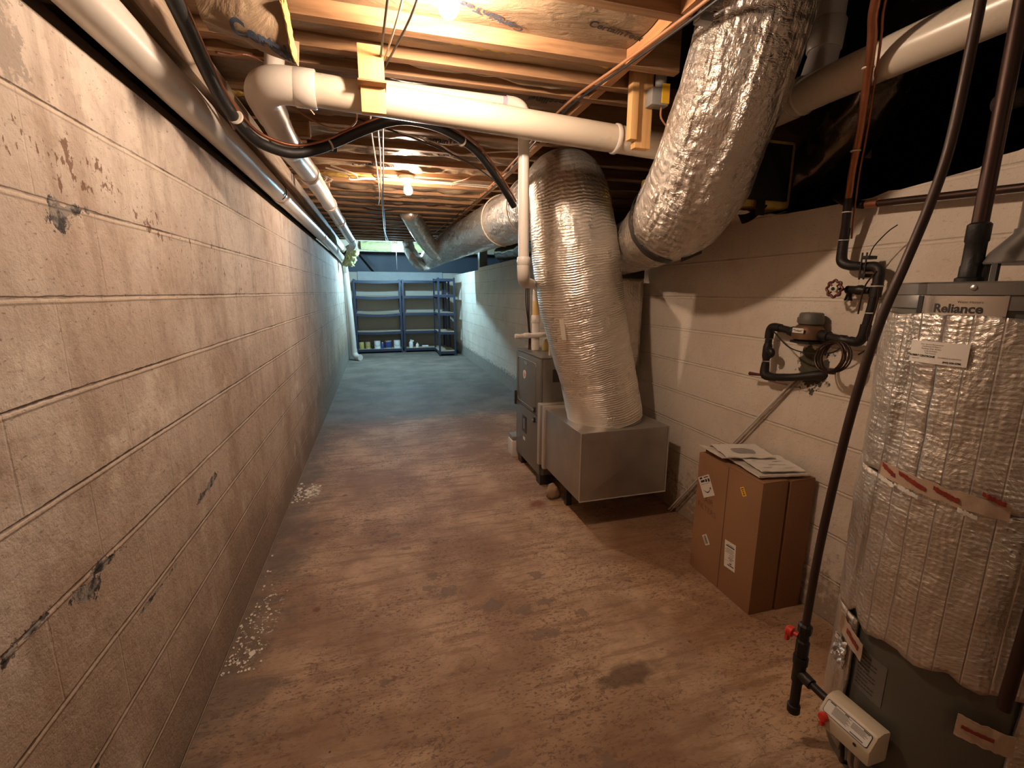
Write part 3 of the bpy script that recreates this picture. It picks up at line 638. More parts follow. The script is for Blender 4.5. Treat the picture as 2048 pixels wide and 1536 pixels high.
c = MB(); coupling(c, (1.055, CP, 2.12), (1, 0, -0.05), 0.062, 0.022); obj('strap_band', c, M_pvc, t)
t = thing('main_pipe', 'big cream pipe overhead at upper right in front of the dark crawl space', 'pipe', (1.55, 1.2, 2.10))
obj('pipe', MB().tube([(1.537, 1.88, 2.155), (1.555, 1.38, 2.166), (1.588, 0.85, 2.171), (1.606, 0.37, 2.176)], 0.060, seg=32, n=4), M_pvc_cream, t)
obj('wye_fitting', MB().tube([(1.38, CP, 2.106), (1.47, CP, 2.118), (1.515, CP - 0.03, 2.138), (1.532, CP - 0.10, 2.150), (1.545, 1.68, 2.160), (1.552, 1.53, 2.165)], [0.0625, 0.064, 0.066, 0.066, 0.066, 0.066], seg=28, n=4), M_pvc_cream, t)
obj('branch_riser', MB().tube([(1.585, 1.50, 2.18), (1.615, 1.50, 2.27), (1.632, 1.50, 2.40), (1.64, 1.50, 2.97)], [0.055, 0.052, 0.050, 0.050], seg=22, n=5), M_pvc, t)
c = MB(); coupling(c, (1.629, 1.50, 2.37), (0.1, 0, 1), 0.057, 0.10); obj('riser_coupling', c, M_pvc, t)
c = MB(); coupling(c, (1.5535, 1.50, 2.166), (0.05, -1, 0.02), 0.0675, 0.012); obj('fitting_rim', c, M_pvc_cream, t)
# wooden hangers that carry the cross pipe
t = thing('wooden_hanger', 'pale pine board hanging from a joist in front of the cream cross pipe, upper centre', 'wood block', (0.022, 1.925, 2.09))
obj('board', MB().box(-0.020, 0.066, 1.906, 1.942, 2.092, 2.298), M_post, t, bevel=0.0015)
obj('upper_board', MB().box(-0.024, 0.064, 1.868, 1.9055, 2.185, 2.298), M_post, t, bevel=0.0015)
obj('upper_cleat', MB().box(-0.028, 0.070, 1.862, 1.944, 2.178, 2.1845), M_joist, t, bevel=0.001)
t = thing('wooden_hanger', 'wooden post with grey sensor box hanging at right end of the cross pipe', 'wood block', (1.12, 1.92, 2.07))
obj('board', MB().box(1.098, 1.172, 1.902, 1.938, 2.062, 2.54), M_post, t, bevel=0.0015)
obj('backing_board', MB().box(1.066, 1.0975, 1.888, 1.926, 2.09, 2.54), M_post, t, bevel=0.0015)
t = thing('float_switch', 'grey plastic transformer box with yellow label fixed to the right wooden hanger', 'electrical box', (1.165, 1.88, 2.21))
obj('round_body', MB().cyl((1.188, 1.872, 2.235), (1.188, 1.872, 2.40), 0.023, 22), M_greyplastic, t)
obj('base_box', MB().prism([(1.135, 1.848), (1.215, 1.848), (1.215, 1.9), (1.135, 1.9)], 2.218, 2.285), M_greyplastic, t, bevel=0.004)
obj('yellow_label', MB().box(1.180, 1.2155, 1.8455, 1.8478, 2.225, 2.30), M_yellow, t)
obj('cable', MB().tube([(1.195, 1.87, 2.22), (1.198, 1.872, 2.18), (1.235, 1.88, 2.15), (1.30, 1.93, 2.13)], 0.004, seg=6, n=4), M_wire_t, t)
# small vent pipe from ceiling down to the furnace
t = thing('vent_pipe', 'slim white pipe dropping from the ceiling beside the tall foil duct to the furnace', 'pipe', (0.66, 2.13, 1.0))
obj('ceiling_run', MB().tube([(-0.02, 2.128, 2.268), (0.595, 2.128, 2.262)], 0.025, seg=20, smooth=False), M_pvc, t)
obj('ceiling_elbow', MB().tube([(0.585, 2.128, 2.262), (0.625, 2.128, 2.260), (0.655, 2.128, 2.245), (0.667, 2.128, 2.205), (0.667, 2.128, 2.17)], 0.029, seg=20, n=5), M_pvc, t)
obj('primer_ring', MB().tube([(0.566, 2.128, 2.2625), (0.586, 2.128, 2.262)], 0.0256, seg=20, smooth=False), M_primer, t)
obj('drop', MB().tube([(0.667, 2.128, 2.18), (0.671, 2.128, 1.585)], 0.025, seg=20, smooth=False), M_pvc, t)
obj('lower_elbow', MB().tube([(0.671, 2.128, 1.60), (0.671, 2.130, 1.545), (0.682, 2.155, 1.508), (0.705, 2.21, 1.497)], [0.0295, 0.0295, 0.0295, 0.029], seg=20, n=5), M_pvc, t)
c = MB(); coupling(c, (0.671, 2.128, 1.592), (0, 0, 1), 0.0315, 0.04); obj('coupling', c, M_pvc, t)
obj('return_run', MB().tube([(0.70, 2.20, 1.498), (1.02, 3.00, 1.50), (1.20, 3.46, 1.49), (1.222, 3.53, 1.45), (1.224, 3.545, 1.38)], 0.028, seg=18, n=5), M_pvc, t)
obj('lower_pipe', MB().tube([(1.224, 3.545, 1.40), (1.224, 3.545, 1.26)], 0.028, seg=18, smooth=False), M_pvc_yellow, t)
obj('base_pipe', MB().tube([(1.224, 3.545, 1.27), (1.224, 3.545, 0.987)], 0.032, seg=18, smooth=False), M_pvc, t)
c = MB(); coupling(c, (1.224, 3.545, 1.235), (0, 0, 1), 0.0365, 0.06); obj('coupling', c, M_pvc, t)
t = thing('condensate_pipe', 'short white pipe crossing the vent pipe just above the furnace', 'pipe', (1.15, 3.49, 1.09))
obj('pipe', MB().tube([(1.045, 3.487, 1.105), (1.11, 3.487, 1.107), (1.33, 3.487, 1.115)], [0.014, 0.02, 0.02], seg=14, smooth=False), M_pvc, t)
obj('cap', MB().lathe((1.03, 3.487, 1.105), [(0.012, 0), (0.019, 0.004), (0.019, 0.03), (0.014, 0.034)], 14, (1, 0, 0.02)), M_pvc, t)
c = MB(); coupling(c, (1.13, 3.487, 1.108), (1, 0, 0.03), 0.024, 0.05); obj('coupling', c, M_pvc, t)

# ------------------------------------------------------------------ ducts
def wrink(seed, amp, f=30.0, ring=0.5):
    def d(L, th, t):
        e = Vector((math.cos(th) * 1.2, math.sin(th) * 1.2, L * f * 0.35 + seed))
        a = mnoise.noise(e) * (0.6 + 0.4 * mnoise.noise(Vector((L * 3, math.cos(th), seed))))
        b = mnoise.noise(Vector((math.cos(th) * 2.2 + seed, math.sin(th) * 2.2, L * 5)))
        return amp * (a * ring + b * (1 - ring))
    return d
t = thing('return_duct', 'tall foil wrapped duct curving from the ceiling down onto the sheet metal box', 'duct', (1.40, 2.64, 0.63))
A = MB().tube([(1.405, 2.645, 0.640), (1.39, 2.645, 0.72), (1.34, 2.65, 0.92), (1.27, 2.65, 1.16), (1.21, 2.65, 1.40), (1.165, 2.65, 1.66), (1.135, 2.655, 1.86), (1.13, 2.70, 2.02), (1.14, 2.84, 2.085), (1.16, 3.05, 2.075)],
              [0.245, 0.245, 0.243, 0.25, 0.262, 0.262, 0.248, 0.232, 0.225, 0.225], seg=72, n=26, disp=wrink(1.3, 0.0075, 62, 0.5))
obj('jacket', A, M_foil, t, ang=180)
obj('tape_tab', MB().sheet(lambda u, v: Vector((0.985 + 0.022 * u + 0.02 * v, 2.44 - 0.01 * u, 1.30 - 0.12 * v + 0.004 * mnoise.noise(Vector((u * 5, v * 9, 0))))), 4, 12, (-0.003, -0.003, 0)), M_pvc_cream, t)
t = thing('trunk_duct', 'long foil wrapped duct running to the far end under the joists', 'duct', (1.1, 5, 1.85))
obj('jacket', MB().tube([(1.165, 3.10, 2.065), (1.15, 3.6, 2.062), (1.06, 4.6, 2.06), (1.0, 5.8, 2.06), (0.97, 7.0, 2.06), (0.97, 8.60, 2.06), (0.97, 9.3, 2.05)], [0.22, 0.215, 0.20, 0.19, 0.185, 0.18, 0.16], seg=40, n=22, disp=wrink(7.7, 0.012, 34, 0.6)), M_foil_t, t, ang=180)
for yy, xx, rr in ((3.38, 1.156, 0.222), (4.05, 1.11, 0.213)):
    obj('hanger_strap', MB().tube([(xx + (rr + 0.003) * math.cos(R(k)), yy, 2.062 + (rr + 0.003) * math.sin(R(k))) for k in range(90, 271, 15)] + [], 0.006, seg=6, n=2), M_pvc_cream, t)
t = thing('branch_duct', 'brownish foil branch duct rising from the trunk duct up to the ceiling, centre', 'duct', (0.62, 6.2, 2.0))
obj('jacket', MB().tube([(0.90, 6.85, 1.995), (0.80, 6.62, 2.01), (0.66, 6.3, 2.09), (0.52, 5.9, 2.20), (0.43, 5.62, 2.285), (0.38, 5.45, 2.33)], [0.115, 0.115, 0.11, 0.11, 0.11, 0.11], seg=32, n=12, disp=wrink(3.1, 0.012, 40, 0.7)), M_foil_f, t, ang=180)
t = thing('branch_duct', 'crinkled foil branch duct dropping beside the far blue white bulb', 'duct', (0.6, 8.3, 1.9))
obj('jacket', MB().tube([(0.97, 9.2, 1.98), (0.86, 8.75, 1.93), (0.74, 8.5, 1.95), (0.62, 8.42, 2.08), (0.56, 8.42, 2.24), (0.54, 8.42, 2.45)], [0.10, 0.11, 0.115, 0.105, 0.095, 0.09], seg=32, n=12, disp=wrink(9.1, 0.014, 50, 0.8)), M_foil_t, t, ang=180)
t = thing('supply_duct', 'fat foil wrapped flex duct rising from behind the tall duct to the upper right', 'duct', (1.4, 2.0, 1.65))
obj('jacket', MB().tube([(1.655, 3.02, 1.73), (1.63, 2.82, 1.745), (1.56, 2.52, 1.765), (1.472, 2.22, 1.79), (1.405, 1.985, 1.83), (1.34, 1.78, 1.92), (1.275, 1.60, 2.06), (1.245, 1.50, 2.17), (1.237, 1.42, 2.36), (1.24, 1.38, 2.60), (1.25, 1.36, 2.93)],
                       [0.165, 0.168, 0.175, 0.190, 0.214, 0.210, 0.192, 0.183, 0.180, 0.180, 0.180], seg=80, n=24, disp=wrink(5.5, 0.010, 46, 0.45)), M_foil_f, t, ang=180)
# black tape band sagging round the bend
def band(u, v):
    a = R(118 + 150 * u); c0 = Vector((1.437, 2.085, 1.812)); nrm = Vector((0.29, 0.94, -0.16)).normalized()
    e1 = nrm.cross(Vector((0, 0, 1))).normalized(); e2 = e1.cross(nrm)
    rr = 0.214 + 0.004 * mnoise.noise(Vector((u * 8, v, 1)))
    return c0 + (e1 * math.cos(a) * -1 + e2 * math.sin(a) * -1) * rr * -1 + nrm * (v - 0.5) * (0.04 + 0.03 * u)
obj('tape_band', MB().sheet(band, 30, 3, (0.0, 0.0, -0.002)), M_tape, t)
obj('tape_flap', MB().sheet(lambda u, v: Vector((1.43 + 0.10 * u, 1.985 - 0.02 * u, 1.640 + 0.012 * u - 0.045 * v + 0.03 * u * v)), 6, 3, (0, 0.002, 0)), M_tape, t)
# furnace supply plenum behind
t = thing('supply_plenum', 'foil covered plenum standing on the furnace behind the tall duct', 'duct', (1.56, 3.2, 0.99))
def pl(u, v):
    return Vector((1.36 + 0.44 * u, 2.905 + 0.012 * mnoise.noise(Vector((u * 6, v * 9, 1))), 0.915 + 0.63 * v + 0.02 * mnoise.noise(Vector((u * 4, v * 2, 5))) * (1 - v)))
obj('foil_flap', MB().sheet(pl, 18, 26, (0, 0.012, 0)), M_foil_c, t, ang=180)
obj('box', MB().box(1.36, 1.80, 2.93, 3.66, 0.992, 1.545), M_foil_c, t, bevel=0.01)
obj('black_cap', MB().box(1.62, 1.80, 2.90, 2.93, 1.546, 1.60), M_tape, t)
# insulated box duct and black flex beyond it
t = thing('box_duct', 'insulated duct box with black end cap above the right wall, right of the fat flex', 'duct', (1.76, 2.0, 1.84))
obj('insulation', MB().box(1.61, 1.90, 1.835, 2.7, 1.838, 2.135), M_glassfibre, t, bevel=0.02)
obj('end_cap', MB().box(1.638, 1.862, 1.818, 1.8345, 1.868, 2.112), M_tape, t, bevel=0.004)
obj('foil_skin', MB().sheet(lambda u, v: Vector((1.60 + 0.31 * u, 1.845 + 0.7 * v, 1.832 - 0.02 * math.sin(PI * u) + 0.008 * mnoise.noise(Vector((u * 7, v * 9, 4))))), 14, 20, (0, 0, -0.004)), M_foil_c, t, ang=180)
obj('hanging_tape', MB().sheet(lambda u, v: Vector((1.60 + 0.16 * u, 1.826 - 0.03 * v + 0.03 * u, 1.80 + 0.065 * u * u - 0.045 * v * (1 - u * 0.6))), 12, 4, (0, 0.002, 0)), M_tape, t)
obj('hanging_tape', MB().sheet(lambda u, v: Vector((1.685 + 0.05 * u, 1.815, 1.87 - 0.07 * v)), 4, 6, (0, 0.002, 0)), M_tape, t)
t = thing('flex_duct', 'shiny black sleeved flex duct vanishing into the dark crawl space', 'duct', (2.1, 1.9, 1.9))
obj('sleeve', MB().tube([(1.92, 2.14, 1.985), (2.06, 1.96, 2.03), (2.10, 1.80, 2.12), (2.09, 1.68, 2.24), (2.12, 1.60, 2.40), (2.2, 1.55, 2.62)], [0.115, 0.118, 0.12, 0.12, 0.12, 0.12], seg=36, n=14, disp=wrink(2.2, 0.022, 44, 0.75)), M_plastic_blk, t, ang=180)
t = thing('flex_duct', 'black flex duct lying on the right wall top behind the slim white pipe', 'duct', (1.95, 6, 1.9))
obj('sleeve', MB().tube([(1.78, 4.6, 2.02), (1.86, 5.6, 2.02), (1.95, 6.6, 2.03), (2.0, 7.6, 2.08)], 0.115, seg=24, n=14, disp=wrink(4.2, 0.022, 40, 0.75)), M_plastic_blk, t, ang=180)
for p0, p1, rr, lab in (((2.30, 2.5, 2.36), (2.95, 2.5, 2.59), 0.034, 'short cream pipe in the dark crawl space left of the copper pipe'),
                        ((2.35, 1.35, 2.17), (3.2, 1.15, 2.42), 0.035, 'faint white pipe deep in the dark crawl space at far right')):
    tag(obj('crawl_space_pipe', MB().cyl(p0, p1, rr, 18), M_pvc), lab, 'pipe')

# ------------------------------------------------------------------ furnace and return box
FX, FY0, FY1, FZ0, FZ1 = 1.115, 3.09, 3.70, 0.078, 0.985
t = thing('furnace', 'dark grey gas furnace standing beyond the sheet metal box', 'furnace', (1.47, 3.4, 0))
obj('cabinet', MB().box(FX + 0.012, 1.82, FY0, FY1, FZ0, FZ1 - 0.012), M_furn, t, bevel=0.004)
obj('top_panel', MB().box(FX, 1.822, FY0 - 0.004, FY1 + 0.004, FZ1 - 0.011, FZ1), M_furn, t, bevel=0.003)
d = obj('upper_door', MB().box(FX - 0.006, FX + 0.0115, FY0 + 0.004, FY1 - 0.004, 0.535, FZ1 - 0.016), M_furn, t, bevel=0.003)
def rim(y0, y1, z0, z1, r=0.03):
    pts = []
    for cy, cz, a0 in ((y1 - r, z1 - r, 0), (y0 + r, z1 - r, 90), (y0 + r, z0 + r, 180), (y1 - r, z0 + r, 270)):
        for k in range(0, 91, 15): pts.append((FX - 0.006, cy + r * math.cos(R(a0 + k)), cz + r * math.sin(R(a0 + k))))
    pts.append(pts[0]); return MB().tube(pts, 0.004, seg=8, smooth=False)
obj('raised_rim', rim(FY0 + 0.10, FY1 - 0.05, 0.56, 0.925), M_furn, d)
obj('nameplate', MB().box(FX - 0.0085, FX - 0.0062, 3.40, 3.47, 0.885, 0.905), M_plate, d)
b = obj('oval_badge', MB().lathe((FX - 0.006, 3.465, 0.80), [(0.034, 0), (0.034, 0.003), (0.001, 0.0031)], 28, (-1, 0, 0)), M_paper, d)
obj('badge_emblem', MB().lathe((FX - 0.0092, 3.465, 0.80), [(0.020, 0), (0.020, 0.0008), (0.001, 0.0009)], 24, (-1, 0, 0)), M_red, b)
obj('badge_bar', MB().box(FX - 0.0106, FX - 0.0101, 3.458, 3.472, 0.783, 0.817), M_paper, b)
d = obj('lower_door', MB().box(FX - 0.006, FX + 0.0115, FY0 + 0.004, FY1 - 0.004, FZ0 + 0.004, 0.529), M_furn, t, bevel=0.003)
w_ = obj('sight_window', MB().box(FX - 0.008, FX - 0.0062, 3.40, 3.52, 0.315, 0.455), M_furn_d, d, bevel=0.001)
obj('window_mark', MB().box(FX - 0.0092, FX - 0.0085, 3.45, 3.48, 0.345, 0.43), M_greyplastic, w_)
obj('switch_plate', MB().box(FX - 0.0085, FX - 0.0062, 3.44, 3.49, 0.248, 0.272), M_paper, d)
for z in (0.572, 0.492):
    k = obj('latch', MB().box(FX - 0.022, FX - 0.0062, 3.185, 3.21, z - 0.02, z + 0.02), M_furn_d, t, bevel=0.004)
    obj('latch_knob', MB().cyl((FX - 0.03, 3.197, z), (FX - 0.022, 3.197, z), 0.008, 12), M_screw, k)
for z in (0.55, 0.50, 0.44, 0.34, 0.24):
    obj('knockout', MB().lathe((1.16, FY0 - 0.0005, z), [(0.011, 0), (0.011, 0.002), (0.001, 0.0021)], 14, (0, -1, 0)), M_furn_d, t)
obj('side_knockout', MB().box(1.205, 1.27, FY0 - 0.003, FY0 - 0.0005, 0.80, 0.895), M_furn_d, t)
obj('hinge_bracket', MB().box(FX - 0.02, FX - 0.004, FY1 - 0.01, FY1 + 0.012, 0.50, 0.62), M_furn_d, t, bevel=0.002)
for x, y in ((1.16, 3.14), (1.75, 3.14), (1.16, 3.62), (1.75, 3.62)):
    obj('foot_block', MB().box(x - 0.04, x + 0.04, y - 0.045, y + 0.045, 0, FZ0 - 0.0005), M_furn_d, t)
t = thing('return_air_box', 'galvanised sheet metal box under the tall foil duct', 'duct box', (1.4, 2.65, 0.205))
PX0, PX1, PY0, PY1, PZ0, PZ1 = 1.105, 1.70, 2.355, 2.955, 0.205, 0.636
def cross_face(u, v):
    return Vector((PX0 + (PX1 - PX0) * u, PY0, PZ0 + (PZ1 - PZ0) * v))
mb = MB().box(PX0, PX1, PY0 + 0.004, PY1, PZ0, PZ1)
obj('box', mb, M_galv, t, bevel=0.003)
# cross-broken front panel: four shallow facets meeting at a raised middle
cx, cz = (PX0 + PX1) / 2 + 0.02, (PZ0 + PZ1) / 2
obj('front_panel', MB().add([(PX0 + .006, PY0 + .003, PZ0 + .006), (PX1 - .006, PY0 + .003, PZ0 + .006), (PX1 - .006, PY0 + .003, PZ1 - .006), (PX0 + .006, PY0 + .003, PZ1 - .006), (cx, PY0 - 0.009, cz)], [(0, 1, 4), (1, 2, 4), (2, 3, 4), (3, 0, 4), (0, 3, 2, 1)]), M_galv, t, smooth=False)
for (a, b) in (((PX0, PY0, PZ0), (PX1, PY0, PZ0)), ((PX1, PY0, PZ0), (PX1, PY0, PZ1)), ((PX0, PY0, PZ0), (PX0, PY0, PZ1))):
    obj('seam', MB().cyl(a, b, 0.004, 8), M_galv_l, t)
obj('collar', MB().tube([(1.405, 2.645, PZ1 + 0.0005), (1.405, 2.645, PZ1 + 0.02)], 0.235, seg=40, smooth=False), M_galv, t)
obj('flange', MB().box(PX0 - 0.012, PX1 + 0.01, 2.956, 2.992, PZ0 - 0.02, PZ1 + 0.015), M_galv_l, t, bevel=0.002)
obj('filter_frame', MB().box(PX0 - 0.004, PX1 + 0.005, 2.993, 3.055, PZ0 - 0.012, PZ1 + 0.008), M_galv, t, bevel=0.002)
obj('furnace_flange', MB().box(PX0 - 0.014, PX1 + 0.012, 3.056, 3.0885, PZ0 - 0.022, PZ1 + 0.017), M_galv_l, t, bevel=0.002)
for x in (1.2, 1.6): obj('support_leg', MB().box(x - 0.02, x + 0.02, 2.72, 2.76, 0, PZ0 - 0.0005), M_furn_d, t)
def rock(name, c, r, mat, label, cat, seed):
    bm = bmesh.new(); bmesh.ops.create_icosphere(bm, subdivisions=3, radius=1.0); mb = MB()
    vs = []
    for v in bm.verts:
        k = 1 + 0.28 * mnoise.noise(v.co * 1.6 + Vector((seed, 0, 0))) + 0.08 * mnoise.noise(v.co * 5)
        vs.append((c[0] + v.co.x * r[0] * k, c[1] + v.co.y * r[1] * k, max(0.001, c[2] + v.co.z * r[2] * k)))
    bm.verts.index_update(); mb.add(vs, [tuple(v.index for v in f.verts) for f in bm.faces]); bm.free()
    return tag(obj(name, mb, mat), label, cat)
rock('stone', (1.135, 2.86, 0.045), (0.05, 0.04, 0.06), M_stone, 'tan stone propped under the corner of the sheet metal box', 'stone', 4)
t = thing('condensate_pump', 'pale box on the floor behind the furnace', 'pump', (1.16, 3.80, 0))
obj('tank', MB().box(1.085, 1.25, 3.735, 3.88, 0.0, 0.15), M_paper, t, bevel=0.008)
obj('lid', MB().box(1.09, 1.245, 3.74, 3.875, 0.1505, 0.19), M_greyplastic, t, bevel=0.006)

# ------------------------------------------------------------------ cardboard boxes, papers
def carton(x0, x1, y0, y1, z1, label, mat, cat='box', rot=0.0):
    t = thing('cardboard_box', label, cat, (x0, y0, 0.0)); t.rotation_euler = (0, 0, 0)
    obj('body', MB().box(x0, x1, y0, y1, 0.0, z1 - 0.004), mat, t, bevel=0.003)
    ym = (y0 + y1) / 2
    obj('flap', MB().box(x0 + 0.001, x1 - 0.001, y0 + 0.001, ym - 0.001, z1 - 0.0038, z1), mat, t, bevel=0.001)
    obj('flap', MB().box(x0 + 0.001, x1 - 0.001, ym + 0.001, y1 - 0.001, z1 - 0.0038, z1), mat, t, bevel=0.001)
    return t
BX = 1.556; BY0, BY1 = 1.474, 1.889
bx = carton(BX, 1.694, BY0, BY1, 0.643, 'brown cardboard box with shipping labels in front of the other box', M_card)
bx2 = carton(1.703, 1.84, 1.468, 1.86, 0.640, 'plain cardboard box squeezed between the labelled box and the block wall', M_card2)
obj('centre_seam', MB().box(BX - 0.0008, BX - 0.0002, 1.676, 1.679, 0.004, 0.638), M_ink_brown, bx, smooth=False)
obj('open_flap', MB().sheet(lambda u, v: Vector((1.60 + 0.085 * u, 1.893 + 0.004 * v, 0.64 + 0.022 * v + 0.012 * u * v)), 6, 3, (0, 0.003, 0)), M_card, bx)
# stickers: local frame on the -x face, right = -y (towards the camera), up = z
def sticker(name, cy, cz, w, h, ang, mat, lines, parent, x=BX, inkmat=M_ink_blk, label=None):
    ca, sa = math.cos(ang), math.sin(ang)
    def F(u, v, off=0.0012): return Vector((x - off, cy - (u * ca - v * sa), cz + (u * sa + v * ca)))
    mb = MB(); pts = [(-w / 2, -h / 2), (w / 2, -h / 2), (w / 2, h / 2), (-w / 2, h / 2)]
    mb.add([F(u, v, 0.0002) for u, v in pts] + [F(u, v, 0.0010) for u, v in pts], [(0, 1, 2, 3), (7, 6, 5, 4), (0, 4, 5, 1), (1, 5, 6, 2), (2, 6, 7, 3), (3, 7, 4, 0)])
    o = obj(name, mb, mat, parent, smooth=False)
    ink = MB()
    for (u0, u1, v0, v1) in lines:
        ink.add([F(a, b, 0.0014) for a, b in ((u0, v0), (u1, v0), (u1, v1), (u0, v1))], [(0, 1, 2, 3)])
    if lines: obj('printing', ink, inkmat, o, smooth=False)
    if label: o['label'] = label
    return o, F
# shipping label with the curved arrow
o, F = sticker('shipping_label', 1.818, 0.485, 0.088, 0.105, R(32), M_paper, [(-0.036, 0.034, 0.012, 0.0135), (-0.03, 0.0, 0.022, 0.033), (0.005, 0.02, 0.02, 0.034), (-0.034, -0.012, 0.039, 0.048), (0.0, 0.035, 0.041, 0.046), (0.026, 0.04, 0.018, 0.034)], bx)
arc = MB(); prev = None
pts = [(-0.028 + 0.056 * k / 16, -0.015 - 0.016 * math.sin(PI * k / 16) ** 1.0) for k in range(17)]
for k in range(16):
    (a, b), (c_, d_) = pts[k], pts[k + 1]; wd = 0.0012 + 0.0016 * math.sin(PI * (k + 0.5) / 16)
    arc.add([F(a, b - wd, 0.0014), F(c_, d_ - wd, 0.0014), F(c_, d_ + wd, 0.0014), F(a, b + wd, 0.0014)], [(0, 1, 2, 3)])
arc.add([F(0.020, -0.012, 0.0014), F(0.032, -0.010, 0.0014), F(0.030, -0.023, 0.0014)], [(0, 1, 2)])
obj('curved_arrow', arc, M_ink_blk, o, smooth=False)
bars = [(-0.022 + 0.0021 * k, -0.022 + 0.0021 * k + (0.0013 if (k * 7) % 3 else 0.0006), -0.008, 0.011) for k in range(20)]
sticker('barcode_label', 1.785, 0.205, 0.052, 0.036, R(-52), M_paper, bars + [(-0.018, 0.018, -0.014, -0.0115)], bx)
sticker('address_label', 1.617, 0.215, 0.070, 0.135, R(4), M_paper, [(-0.018, 0.022, 0.05, 0.0525), (-0.026, 0.028, 0.041, 0.047), (-0.02, 0.025, 0.031, 0.033), (-0.03, 0.026, 0.024, 0.026), (-0.026, 0.022, 0.017, 0.019), (-0.03, 0.028, 0.010, 0.012), (-0.004, 0.026, 0.0, 0.002), (-0.004, 0.02, -0.008, -0.006), (-0.01, 0.026, -0.016, -0.013), (-0.002, 0.016, -0.024, -0.021), (-0.03, 0.02, -0.032, -0.031), (0.0, 0.014, -0.043, -0.037), (-0.012, 0.028, -0.052, -0.047)], bx)
o, F = sticker('yellow_label', 1.578, 0.560, 0.024, 0.042, R(32), M_yellow, [(-0.009, 0.009, 0.012, 0.016), (-0.006, 0.006, 0.004, 0.007)], bx)
obj('printed_number', text_mb('2', 0.02, lambda u, v: F(u, v - 0.008, 0.0014), bold=0.0008), M_ink_blk, o, smooth=False)
def BF(u, v): return Vector((BX - 0.0006, 1.80 - u, 0.385 + v))
obj('handwriting', text_mb('AIR', 0.042, lambda u, v: BF(u + 0.01, v + 0.028), bold=-0.0006), M_ink_brown, bx, smooth=False)
obj('handwriting', text_mb('FILTERS', 0.040, lambda u, v: BF(u, v - 0.02 - 0.1 * u), bold=-0.0006), M_ink_brown, bx, smooth=False)
# papers on top
t = thing('manual_packet', 'bagged instruction papers lying on top of the two cardboard boxes', 'papers', (1.70, 1.66, 0.6445))
def pk(u, v, z, seed, x0, y0, ang, w, h):
    a = (u - 0.5) * w; b = (v - 0.5) * h; e = max(abs(u - .5), abs(v - .5)) * 2
    return Vector((x0 + a * math.cos(ang) - b * math.sin(ang), y0 + a * math.sin(ang) + b * math.cos(ang), z + 0.005 * mnoise.noise(Vector((u * 5, v * 6, seed))) + 0.004 * e ** 4))
obj('clear_bag', MB().sheet(lambda u, v: pk(u, v, 0.651, 1, 1.71, 1.645, R(-10), 0.24, 0.32), 20, 24, (0, 0, 0.008)), M_plastic_bag, t)
s_ = obj('folded_sheet', MB().sheet(lambda u, v: pk(u, v, 0.667, 3, 1.715, 1.60, R(-14), 0.20, 0.20), 14, 14, (0, 0, 0.004)), M_paper, t)
ink = MB()
for (a, b, c_, d_) in ((-.07, -.02, .06, .064), (-.07, -.05, .03, .033), (-.02, .06, -.02, -.016), (.02, .07, .02, .024), (-.06, -.02, -.05, -.046), (0.03, 0.08, -.06, -.056)):
    q = [(a, c_), (b, c_), (b, d_), (a, d_)]
    ink.add([pk(u / 0.20 + 0.5, v / 0.20 + 0.5, 0.6735, 3, 1.715, 1.60, R(-14), 0.20, 0.20) for u, v in q], [(0, 1, 2, 3)])
obj('printing', ink, M_grey_photo, s_, smooth=False)
t = thing('booklet', 'white booklet with grey rectangular picture lying on the bagged papers', 'booklet', (1.70, 1.76, 0.672))
obj('cover', MB().sheet(lambda u, v: pk(u, v, 0.676, 6, 1.695, 1.755, R(-17), 0.225, 0.19), 14, 14, (0, 0, 0.005)), M_paper, t)
def pic(u, v):
    a = u * 2 * PI; k = 1 / max(abs(math.cos(a)) ** 4 + abs(math.sin(a)) ** 4, 1e-6) ** 0.25
    q = pk(0.52 + 0.24 * v * k * math.cos(a), 0.5 + 0.20 * v * k * math.sin(a), 0.6822, 6, 1.695, 1.755, R(-17), 0.225, 0.19); return q
obj('printed_picture', MB().grid(pic, 32, 4), M_grey_photo, t)
t = thing('plastic_sleeve', 'loose clear plastic sleeve sticking out at the left edge of the boxed papers', 'papers', (1.58, 1.83, 0.65))
obj('sleeve', MB().sheet(lambda u, v: Vector((1.548 + 0.09 * u, 1.72 + 0.17 * v, 0.661 + 0.008 * (1 - u) + 0.012 * v * (1 - u) + 0.003 * mnoise.noise(Vector((u * 4, v * 7, 3))))), 10, 16, (0, 0, 0.002)), M_plastic_bag, t)
# rods leaning on the wall behind
for dy, mm, lab in ((0.0, M_pvc, 'thin white rod leaning on the block wall behind the cardboard boxes'), (0.022, M_sill, 'thin tan lath leaning beside the white rod behind the boxes')):
    tag(obj('leaning_rod', MB().cyl((1.852, 1.640 - dy, 1.065), (1.825 + 0.0 * dy, 2.47 - dy, 0.006), 0.0055, 8), mm), lab, 'rod')

